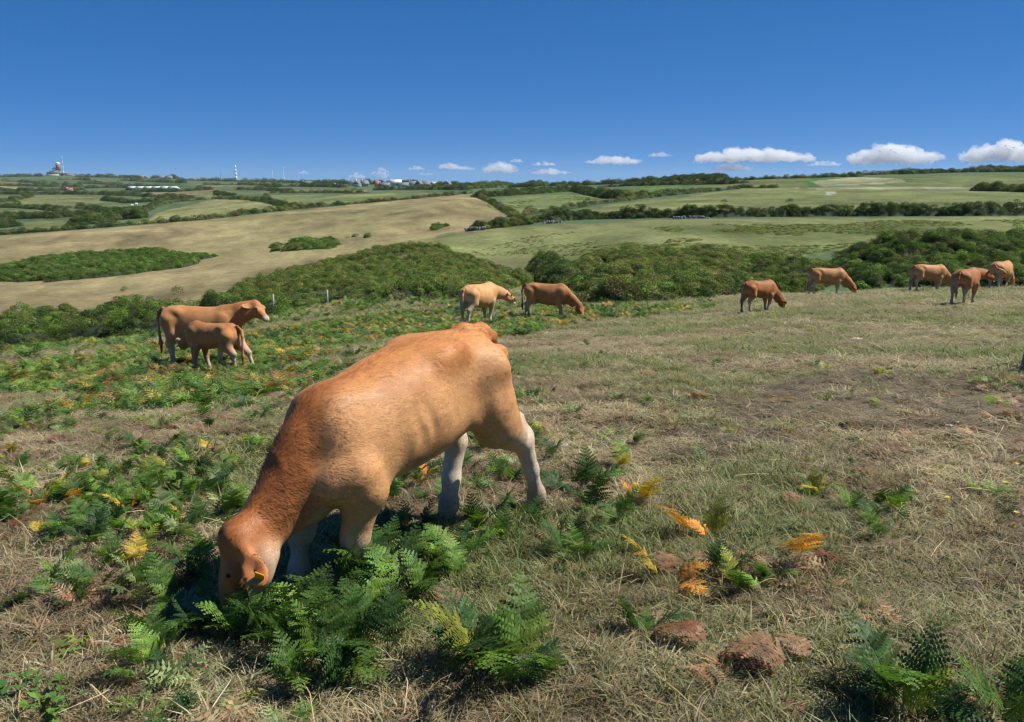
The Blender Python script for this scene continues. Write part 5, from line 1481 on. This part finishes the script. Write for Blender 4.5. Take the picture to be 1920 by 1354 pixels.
HS = [
 (662, 347, 1150, 17, 9, 5, 4.5, 0.1, "long white gabled house at the masts' end of the village", M_WHITE, M_SLATE, 3),
 (671, 346, 1160, 12, 8, 6, 5, 1.2, "white gable standing behind the long white house", M_WHITE, M_SLATE, 2),
 (670, 352, 1020, 9, 9, 5, 5, 1.3, "white pointed gable below the long white house", M_WHITE, M_SLATE, 1),
 (684, 350, 1040, 11, 8, 5, 5, 0.7, "grey house beside the white pointed gable", M_GREYW, M_SLATE, 2),
 (708, 351, 1000, 7, 7, 5, 4, 0.4, "small house with a red roof in the village", M_GREYW, M_REDR, 1),
 (722, 354, 960, 15, 8, 3.5, 3.5, -0.1, "long low slate house in front of the village", M_GREYW, M_SLATE, 3),
 (742, 347, 1120, 20, 10, 6, 5, -0.1, "large white house with a pale roof on the rise of the village", M_WHITE, M_GLASSH, 4),
 (756, 353, 980, 16, 8, 3.5, 3.5, 0.05, "low white bungalow with a slate roof at the middle of the village", M_WHITE, M_SLATE, 3),
 (774, 348, 1120, 13, 8, 4.5, 4, 0.05, "white cottage among trees at the top of the village", M_WHITE, M_SLATE, 2),
 (786, 354, 960, 9, 8, 5, 5, 1.2, "slate coloured gabled house beside the wide slate roofed one", M_GREYW, M_SLATE, 1),
 (798, 353, 970, 14, 9, 4.5, 5, 0.0, "wide slate roofed house beside a slate coloured gable", M_GREYW, M_SLATE, 2),
 (816, 346, 1200, 14, 8, 3.5, 3, 0.0, "pale low house behind trees beyond the village", M_WHITE, M_GLASSH, 2),
 (840, 355, 950, 9, 8, 4.5, 4.5, 1.25, "white gable standing apart at the village end nearest the conifers", M_WHITE, M_SLATE, 1),
 (576, 350, 1200, 16, 9, 4, 4, 0.0, "slate roofed farmhouse alone between masts and village", M_GREYW, M_SLATE, 3),
 (632, 354, 1020, 8, 5, 2.5, 2, 0.0, "tiny white shed in the fields outside the village", M_WHITE, M_SLATE, 1),
 (303, 337, 2450, 22, 12, 7, 7, 0.5, "white gabled house under the tall dark trees on the skyline", M_WHITE, M_SLATE, 2),
 (317, 337, 2450, 22, 12, 7, 6, 0.1, "white house just past the tall dark trees on the skyline", M_WHITE, M_SLATE, 3),
 (265, 335, 2500, 18, 10, 6, 6, 0.2, "white house with a red roof in the skyline hamlet", M_WHITE, M_REDR, 2),
 (275, 336, 2480, 16, 10, 6, 4, 0.2, "white house beside the red roofed one in the skyline hamlet", M_WHITE, M_SLATE, 2),
 (250, 335, 2500, 16, 10, 5, 5, 0.3, "small white house at the station end of the skyline hamlet", M_WHITE, M_SLATE, 2),
 (208, 333, 2600, 34, 14, 6, 4, 0.0, "long pale building on the skyline between station and hamlet", M_GREYW, M_GLASSH, 4),
 (362, 339, 2200, 18, 10, 5, 4, 0.0, "white house on the skyline furthest from the white mast", M_WHITE, M_SLATE, 2),
 (400, 340, 2150, 26, 10, 5, 4, 0.0, "long white house on the skyline nearest the white mast", M_WHITE, M_SLATE, 3),
 (385, 340, 2150, 14, 10, 6, 4, 0.2, "white house on the skyline beside the long one near the mast", M_WHITE, M_SLATE, 2),
 (131, 361, 1120, 9, 6, 3.5, 3, 0.2, "tiny white cottage among the hedges of the far fields", M_WHITE, M_REDR, 1),
]
for h_ in HS:
    house(*h_)
def dome_me(name, r, n=16, m=8, full=0.75):
    V = []; F = []
    for i in range(m + 1):
        t = math.pi * full * i / m
        for j in range(n):
            a = 2 * math.pi * j / n
            V.append((r * math.sin(t) * math.cos(a), r * math.sin(t) * math.sin(a), r * math.cos(t)))
    for i in range(m):
        for j in range(n):
            F.append((i * n + j, (i + 1) * n + j, (i + 1) * n + (j + 1) % n, i * n + (j + 1) % n))
    return mesh_np(name, V, np.array(F), True)
# hilltop station
p = at(107, 328, 2760)
st = empty("coastal_station", (p.x, p.y, gz(p.x, p.y) - 3), 0.0, "stepped white hilltop station with a brown tower, radar dome and masts", "building")
box_part("wall", (-42, 22, -16, 16, 0, 9), M_WHITE, st)
box_part("window_band", (-34, 20, -16.3, -15.9, 9.2, 13), M_PANE, st)
box_part("upper_storey", (-36, 34, -15, 15, 9.05, 15), M_BROWNW, st)
box_part("parapet", (-36, 36, -17, 17, 15.05, 18), M_GREYW, st)
box_part("stair_block", (-24, 10, -12, 12, 18.05, 24), M_GREYW, st)
box_part("annex", (36.1, 80, -10, 10, 0, 9), M_GREYW, st)
box_part("annex_roof", (35.9, 82, -11, 11, 9.05, 11), M_SLATE, st)
tw = box_part("tower", (2, 16, -7, 7, 24.05, 54), M_BROWNW, st)
cp = link("tower_cap", dome_me("tower_cap", 9, 14, 6, 0.6), M_WHITE, tw, (8.5, 0, 55)); cp.scale = (1, 1, 0.55)
st.scale = (0.78, 0.78, 0.78)
link("radar_dome", dome_me("radar_dome", 9), M_WHITE, st, (-8, 0, 30))
def mast(name, u, v, Y, h, r, label, mat=M_STEEL):
    p = at(u, v, Y)
    e = empty(name, (p.x, p.y, gz(p.x, p.y) - 1), 0.0, label, "mast")
    box_part("foot", (-r * 2.2, r * 2.2, -r * 2.2, r * 2.2, 0, 3), M_GREYW, e)
    n = 4
    for k in range(n):
        rr = r * (1 - 0.55 * k / n)
        box_part("mast_section", (-rr, rr, -rr, rr, 3 + h * k / n + 0.02, 3 + h * (k + 1) / n), mat, e)
    return e
mast("mast", 443, 340, 2250, 38, 2.3, "thick white mast standing on the skyline above the brown far field")
mast("mast", 512, 342, 2200, 26, 0.7, "thin mast near the thick white one, the shorter of two")
mast("mast", 533, 343, 2150, 34, 0.8, "thin pale mast near the thick white one, the taller of two")
mast("mast", 120, 329, 2700, 62, 0.7, "thin pale mast beside the hilltop station tower")
mast("mast", 414, 340, 2300, 28, 0.6, "thin dark mast close to the thick white one", M_BROWNW)
# glasshouse
p = at(285, 356, 1120)
gh = empty("glasshouse", (p.x, p.y, gz(p.x, p.y)), -0.06, "long pale glasshouse in the far fields", "glasshouse")
for k in range(6):
    x0 = -33 + k * 11.5
    box_part("wall", (x0, x0 + 11.3, -8, 8, 0, 2.6), M_PANE if k == 0 else M_GLASSH, gh)
    V = [(x0, -8.3, 2.65), (x0 + 11.3, -8.3, 2.65), (x0 + 11.3, 8.3, 2.65), (x0, 8.3, 2.65), (x0, 0, 5.2), (x0 + 11.3, 0, 5.2)]
    link("roof", mesh_np("roof", V, [np.array([(0, 1, 5, 4), (2, 3, 4, 5), (0, 3, 2, 1)]), np.array([(0, 4, 3), (1, 2, 5)])]), M_GLASSH, gh)
# white wrapped bales
bm_ = bmesh.new()
bmesh.ops.create_cone(bm_, cap_ends=True, segments=14, radius1=0.75, radius2=0.75, depth=1.3)
bmesh.ops.rotate(bm_, verts=bm_.verts, cent=(0, 0, 0), matrix=Matrix.Rotation(math.pi / 2, 3, 'X'))
bmesh.ops.bevel(bm_, geom=bm_.edges[:], offset=0.12, segments=2, affect='EDGES')
bme = bpy.data.meshes.new("bale"); bm_.to_mesh(bme); bme.materials.append(M_WHITE)
for u, v in ((237, 391), (248, 388), (256, 385)):
    p = hit(u, v)
    o = link("bale", bme, None, None, (p.x, p.y, p.z + 0.85), 0.4 * u); o.scale = (1.25,) * 3
    tag(o, "small white wrapped bale lying on the far green paddock", "bale", "bales on the far paddock")
# far cattle on the ridge
for u, v, Y, hd, pal, lab in ((1307, 342, 415, 185, PAL_RED, "tiny red cow on the ridge furthest from the white one"), (1349, 340, 420, 5, PAL_RED, "tiny red cow grazing midway along the ridge hedge"), (1380, 340, 425, 20, PAL_RED, "tiny red cow on the ridge beside the dark skyline hedge"), (1409, 341, 425, 60, PAL_PALE, "tiny pale cow alone at the end of the ridge hedge")):
    cow_on("cow", u, v, Y, hd, 1.15, lab, pal, P_GRAZE, h=0.06, seed=int(u), group="cattle on the far ridge", eyes=False)
# stone wall bits under the big hedge
M_STONE = plain_mat("lichened_stone", (0.27, 0.26, 0.24), 0.9, 0.45, 1.2)
def stone_me(seed):
    rg = np.random.default_rng(seed)
    V = np.array(boxv(-.5, .5, -.5, .5, -.5, .5)[0]) * rg.uniform(0.75, 1.0, (8, 3))
    bm = bmesh.new()
    vs = [bm.verts.new(v) for v in V]
    for f in boxv(0, 1, 0, 1, 0, 1)[1]: bm.faces.new([vs[i] for i in f])
    bmesh.ops.bevel(bm, geom=bm.edges[:], offset=0.13, segments=1, affect='EDGES')
    me = bpy.data.meshes.new("stone"); bm.to_mesh(me); bm.free(); me.materials.append(M_STONE)
    return me
STONES = [stone_me(k) for k in range(5)]
def wall_of(line, rows, label, seed, s=0.55, back=0.0):
    rg = np.random.default_rng(seed)
    A, B = hit(*line[0]), hit(*line[1])
    e = empty("stone_wall", A, 0.0, label, "wall")
    L = (B - A).length; n = int(L / s)
    for i in range(n):
        for r in range(rows):
            if r and rg.random() < 0.25 * r: continue
            p = A.lerp(B, (i + rg.uniform(0.2, 0.8)) / n)
            o = link("stone", STONES[int(rg.integers(5))], None, e, (p.x - A.x, p.y - A.y + rg.normal(0, 0.08), gz(p.x, p.y) - A.z + s * (0.3 + 0.62 * r)))
            o.rotation_euler = (rg.normal(0, 0.2), rg.normal(0, 0.2), rg.uniform(0, 3)); o.scale = (s * rg.uniform(0.8, 1.35), s * 0.9, s * rg.uniform(0.6, 0.9))
wall_of([(872, 434), (910, 431)], 2, "tumbled dry stone wall end at the corner of the tan field", 1, 0.42)
wall_of([(1018, 420), (1052, 418)], 2, "short stretch of pale stone wall showing under the long hedge", 2, 0.36)
wall_of([(1262, 411), (1330, 410)], 2, "stretch of pale stone wall at the foot of the long hedge, further along it", 3, 0.34)
# wire fence behind the cow
M_POST = plain_mat("weathered_post", (0.32, 0.31, 0.28), 0.9, 0.2, 8)
M_WIRE = plain_mat("fence_wire", (0.36, 0.36, 0.36), 0.4, 0.05, 8)
fence_px = [(513, 582, 43), (614, 572, 43.5), (720, 570, 44.5), (795, 569, 45.5), (845, 568, 46)]
tops = [552, 543, 546, 549, 548]
fp = [at(u, v, Y) for u, v, Y in fence_px]
fe = empty("wire_fence", (fp[0].x, fp[0].y, gz(fp[0].x, fp[0].y)), 0.0, "wire fence on pale posts running through the scrub behind the pale cow", "fence")
ptop = []
def bar(a, b2, r, name, mat, parent, org):
    d = (b2 - a); L = d.length
    V = []; n = 6
    q = d.to_track_quat('Z', 'Y').to_matrix()
    for t in (0, L):
        for j in range(n):
            V.append(a - org + q @ Vector((r * math.cos(6.283 * j / n), r * math.sin(6.283 * j / n), t)))
    F = [(j, (j + 1) % n, n + (j + 1) % n, n + j) for j in range(n)]
    me = mesh_np(name, [tuple(x) for x in V], [np.array(F), np.array([tuple(range(n))[::-1], tuple(range(n, 2 * n))])])
    return link(name, me, mat, parent)
for p, (u, v, Y), t in zip(fp, fence_px, tops):
    z0 = gz(p.x, p.y); zt = at(u, t, Y).z
    a = Vector((p.x, p.y, z0 - 0.2)); b2 = Vector((p.x + 0.02, p.y, max(zt, z0 + 0.7)))
    bar(a, b2, 0.055, "post", M_POST, fe, fe.location); ptop.append(b2)
for dz in (0.12, 0.42):
    for a, b2 in zip(ptop[:-1], ptop[1:]):
        bar(a - Vector((0, 0, dz)), b2 - Vector((0, 0, dz)), 0.005, "wire", M_WIRE, fe, fe.location)
# timber post at the right edge of the frame
p = at(1917, 701, 9.6); z0 = gz(p.x, p.y)
po = empty("fence_post", (p.x + 0.035, p.y, z0), 0.0, "grey timber post leaning at the field edge by a dark weed", "post")
V = []; F = []
for k, (z, r, dx) in enumerate(((-0.15, 0.075, 0.0), (0.3, 0.072, 0.03), (0.8, 0.068, 0.09), (1.15, 0.064, 0.13), (1.17, 0.05, 0.132))):
    for j in range(9):
        a = 6.283 * j / 9; q = r * (1 + 0.08 * math.sin(j * 2.3))
        V.append((dx + q * math.cos(a), q * math.sin(a), z))
for k in range(4):
    for j in range(9): F.append((k * 9 + j, k * 9 + (j + 1) % 9, (k + 1) * 9 + (j + 1) % 9, (k + 1) * 9 + j))
link("post", mesh_np("post", V, [np.array(F), np.array([tuple(range(36, 45))])]), plain_mat("post_wood", (0.20, 0.19, 0.19), 0.9, 0.3, 14), po)
# small stones lying in the pasture
M_PALEST = plain_mat("pale_stone", (0.40, 0.36, 0.32), 0.85, 0.2, 9)
for u, v, s, lab in ((1606, 640, 0.20, "flat pale stone lying in the short grass below the grazing calf"), (1780, 800, 0.05, "little pinkish stone by the bare earth"), (1795, 793, 0.035, "little white pebble by the bare earth"), (1057, 838, 0.07, "pale stone half hidden in the grass behind the calf")):
    p = hit(u, v)
    me = STONES[int(u) % 5].copy(); me.materials.clear(); me.materials.append(M_PALEST)
    o = link("stone", me, None, None, (p.x, p.y, p.z + s * 0.12), u); o.scale = (s * 1.3, s, s * 0.5)
    tag(o, lab, "stone")
# broad-leaved bramble seedlings and small weeds near the camera
def leaflet_me(seed, n, L, wfac=0.6):
    rg = np.random.default_rng(seed); V = []; F = []; C = []
    for i in range(n):
        az = rg.uniform(0, 6.28); el = rg.uniform(0.2, 0.9); h0 = rg.uniform(0.3, 1.0) * L
        st_ = np.array((math.cos(az) * 0.5 * L, math.sin(az) * 0.5 * L, h0))
        d = np.array((math.cos(az) * math.cos(el * 0.5), math.sin(az) * math.cos(el * 0.5), math.sin(rg.uniform(-0.3, 0.5))))
        s = np.array((-math.sin(az), math.cos(az), rg.normal(0, 0.3)))
        o = len(V)
        V += [np.zeros(3) - s * 0.002, np.zeros(3) + s * 0.002, st_ + s * 0.002, st_ - s * 0.002]; F.append((o, o + 1, o + 2, o + 3)); C += [np.array((0.8, 0.7, 0.5))] * 4
        for b2 in (-0.9, 0, 0.9):
            dd = d * math.cos(b2) + s * math.sin(b2); ss = np.cross(dd, (0, 0, 1.0)); ss /= np.linalg.norm(ss); l_ = L * rg.uniform(0.4, 0.6)
            o = len(V); up = np.array((0, 0, 0.08 * L))
            V += [st_, st_ + dd * l_ * 0.45 - ss * l_ * wfac * 0.5 + up, st_ + dd * l_, st_ + dd * l_ * 0.45 + ss * l_ * wfac * 0.5 + up]; F.append((o, o + 1, o + 2, o + 3)); C += [np.ones(3) * rg.uniform(0.7, 1.3)] * 4
    me = mesh_np("leaf_spray", np.array(V), np.array(F)); vcol(me, "Col", np.clip(np.array(C), 0.1, 1.5)); me.materials.append(M_FROND)
    return me
SPRAY = [leaflet_me(k, 3, 0.065) for k in range(4)]
for u, v, s, c, lab in ((95, 1330, 1.0, (0.13, 0.25, 0.05), "bright green bramble seedling with broad leaves in the straw, lowest of three"), (130, 1240, 1.1, (0.20, 0.26, 0.05), "yellow green bramble seedling with broad leaves, between two others"), (25, 1300, 1.1, (0.10, 0.20, 0.045), "green bramble seedling beside a pale flower head"),
                  (110, 1345, 0.8, (0.14, 0.26, 0.05), "small bright bramble sprig at the foot of the straw"), (75, 1035, 1.1, (0.07, 0.14, 0.035), "dark broad leaved bramble shoot among small ferns"), (30, 975, 1.2, (0.09, 0.17, 0.04), "broad leaved bramble shoot beside a pale leaf"), (1898, 697, 1.5, (0.05, 0.075, 0.03), "dark bushy weed at the foot of the timber post")):
    p = hit(u, v)
    e = empty("bramble_seedling" if u < 1000 else "weed", (p.x, p.y, p.z), u, lab, "plant")
    rg = np.random.default_rng(int(u))
    for k in range(4 if u < 1000 else 8):
        o = link("leaf_spray", SPRAY[k % 4], None, e, (rg.normal(0, 0.05), rg.normal(0, 0.05), 0), rg.uniform(0, 6)); o.scale = (s,) * 3; o.color = (*[float(q * rg.uniform(0.8, 1.25)) for q in c], 1)
M_PETAL = plain_mat("yellow_petal", (0.75, 0.55, 0.03), 0.6, 0.1, 30)
for u, v in ((1905, 886), (1882, 922), (1775, 951), (1903, 980)):
    p = hit(u, v)
    V = [(0, 0, 0.0)]; F = []
    e = empty("flower", (p.x, p.y, p.z), u, "tiny yellow flower in the dry turf", "flower", "yellow flowers in the turf")
    link("stem", mesh_np("stem", [(-0.001, 0, 0), (0.001, 0, 0), (0.001, 0, 0.055), (-0.001, 0, 0.055)], np.array([(0, 1, 2, 3)])), M_POST, e)
    for j in range(8):
        a = 6.283 * j / 8; b2 = 0.3
        o = len(V)
        V += [(0.011 * math.cos(a - b2), 0.011 * math.sin(a - b2), 0.006), (0.017 * math.cos(a), 0.017 * math.sin(a), 0.009), (0.011 * math.cos(a + b2), 0.011 * math.sin(a + b2), 0.006)]
        F.append((0, o, o + 1, o + 2))
    link("petals", mesh_np("petals", V, np.array(F)), M_PETAL, e, (0, 0, 0.055))
# dry stalks and dead bracken stems lying about (stuff)
rg = np.random.default_rng(77)
xs, ys = wedge(1.6, 7.5, 9, 36, rg)
n = len(xs); zs = height(xs, ys)
az = rg.uniform(0, 6.28, n); L = rg.uniform(0.06, 0.28, n) * np.where(rg.random(n) < 0.15, 1.6, 1); el = np.abs(rg.normal(0.12, 0.25, n))
d = np.stack([np.cos(az) * np.cos(el), np.sin(az) * np.cos(el), np.sin(el)], -1); s_ = np.stack([-np.sin(az), np.cos(az), 0 * az], -1)
w = rg.uniform(0.0010, 0.0024, n)[:, None]; p0 = np.stack([xs, ys, zs + 0.025], -1); kink = rg.normal(0, 0.16, (n, 1))
p1 = p0 + d * L[:, None] * 0.5; p2 = p0 + d * L[:, None] + s_ * kink * L[:, None] - np.array((0, 0, 1)) * (0.25 * L * el)[:, None]
up = np.array((0, 0, 1.0))
V = np.stack([p0 - s_ * w, p0 + s_ * w, p1 + s_ * w, p1 - s_ * w, p2 + s_ * w * .6, p2 - s_ * w * .6, p0 + up * w, p1 + up * w, p2 + up * w * .6], 1).reshape(-1, 3)
k = np.arange(n)[:, None] * 9
F = np.concatenate([k + np.array([[0, 6, 7, 3]]), k + np.array([[6, 1, 2, 7]]), k + np.array([[3, 7, 8, 5]]), k + np.array([[7, 2, 4, 8]])])
me = mesh_np("dry_stalks", V, F)
cs = np.array((0.50, 0.38, 0.23)) * rg.uniform(0.5, 1.25, (n, 1)) * np.stack([np.ones(n), rg.uniform(0.85, 1.05, n), rg.uniform(0.7, 1.1, n)], -1)
vcol(me, "Col", np.repeat(cs, 9, 0))
_b = NB("dry_stalk"); _b.color(_b.attr("Col").outputs["Color"])
tag(link("dry_stalks", me, _b.m), "pale broken straws and dead stems strewn over the grass", "straw", kind="stuff")

# ------------------------------------------------------------------ clouds (vapour in closed hulls) and haze
_m = bpy.data.materials.new("cloud_vapour"); _m.use_nodes = True
_t = _m.node_tree; _t.nodes.remove(_t.nodes["Principled BSDF"])
_v = _t.nodes.new("ShaderNodeVolumePrincipled")
_v.inputs["Color"].default_value = (0.995, 0.995, 1.0, 1); _v.inputs["Density"].default_value = 0.0075; _v.inputs["Anisotropy"].default_value = 0.0
_t.links.new(_v.outputs[0], _t.nodes["Material Output"].inputs["Volume"])
M_CLOUD = _m
CD = 14000.0
CL = [ (1410,273,300,205,"broad puffy cumulus, the widest cloud, above the ridge cattle"), (1372,304,319,75,"small ragged cloud hanging below the widest cloud"), (1545,300,310,55,"flat little cloud between the two large ones"), (1675,266,303,150,"large double layered cumulus next to the widest cloud"), (1888,260,299,140,"large cumulus beyond the double layered one"),
       (1148,289,306,98,"low domed cumulus above the conifers"), (1238,284,293,42,"two small puffs between the domed and the widest cumulus"), (938,301,322,64,"rounded cumulus with a small puff beside it"), (969,296,304,22,"small puff beside the rounded cumulus"), (1020,302,310,46,"thin upper cloud of a stacked pair"), (1032,314,326,72,"thin lower cloud of a stacked pair"),
       (842,304,316,46,"small cloud with a flat wisp at its side"), (876,310,318,32,"flat wisp beside the small cloud"), (780,309,318,28,"tiny cloud above a thinner one"), (797,322,328,26,"tiny thin cloud under another"), (712,314,332,28,"small curled cloud above the village"), (668,323,333,30,"tiny cloud low over the village trees"), (570,319,326,18,"tiny faint cloud near the thin masts, away from the others") ]
for k, (uc, vt, vb, wpx, lab) in enumerate(CL):
    rg = np.random.default_rng(300 + k)
    c = at(uc, (vt + vb) / 2, CD); m = CD / F_PX
    W, H = wpx * m, (vb - vt) * m * 0.95
    fl = Flesh((-W * 0.62, -W * 0.32, -H * 0.75), (W * 0.62, W * 0.32, H * 0.85), max(W / 70, H / 22))
    n = int(16 + wpx / 4)
    for q in range(n):
        x = rg.uniform(-0.46, 0.46) * W; y = rg.uniform(-0.2, 0.2) * W * 0.8
        e_ = max(0.12, 1 - (abs(x) / (0.5 * W)) ** 1.6) * rg.uniform(0.55, 1.0)
        r = H * rg.uniform(0.10, 0.27) * (0.5 + 0.5 * e_) + 0.012 * W
        zt = -0.42 * H + e_ * H * 0.78
        fl.ell((x, y, zt - r * 0.5), np.eye(3), (r * rg.uniform(1.2, 2.0), r * 1.6, r * 0.85), (1, 1, 1), r * 0.35)
        fl.ell((x * 1.02, y, -0.36 * H), np.eye(3), (r * 2.6, r * 2.0, 0.16 * H), (1, 1, 1), r * 0.4)
    V, F, _ = fl.mesh("cloud", 0, k)
    V += (np.stack([fbm(V / (0.10 * H + 30) + 5, 3), fbm(V / (0.10 * H + 30) + 25, 3), fbm(V / (0.10 * H + 30) + 55, 3)], -1) - 0.5) * 0.42 * H
    V += (np.stack([fbm(V / (0.45 * H) + 15, 2), fbm(V / (0.45 * H) + 35, 2), fbm(V / (0.45 * H) + 65, 2)], -1) - 0.5) * np.array((0.7, 0.5, 0.55)) * H
    o = link("cloud", mesh_np("cloud", V, F, True), M_CLOUD, None, tuple(c), -math.atan2(c.x, c.y))
    tag(o, lab, "cloud")
_m = bpy.data.materials.new("haze_air"); _m.use_nodes = True
_t = _m.node_tree; _t.nodes.remove(_t.nodes["Principled BSDF"])
_v = _t.nodes.new("ShaderNodeVolumePrincipled")
_v.inputs["Color"].default_value = (0.80, 0.90, 1.0, 1); _v.inputs["Density"].default_value = 0.00004; _v.inputs["Anisotropy"].default_value = 0.2
_t.links.new(_v.outputs[0], _t.nodes["Material Output"].inputs["Volume"])
zlo = float(gverts[:, 2].min()) - 1.0
V, F = boxv(-9300, 9300, -9300, 9300, zlo, 160.0)
tag(link("haze", mesh_np("haze", V, np.array(F)), _m), "thin summer haze over the land", "haze", kind="stuff")
print("ZRANGE", zlo, float(gverts[:, 2].max()))
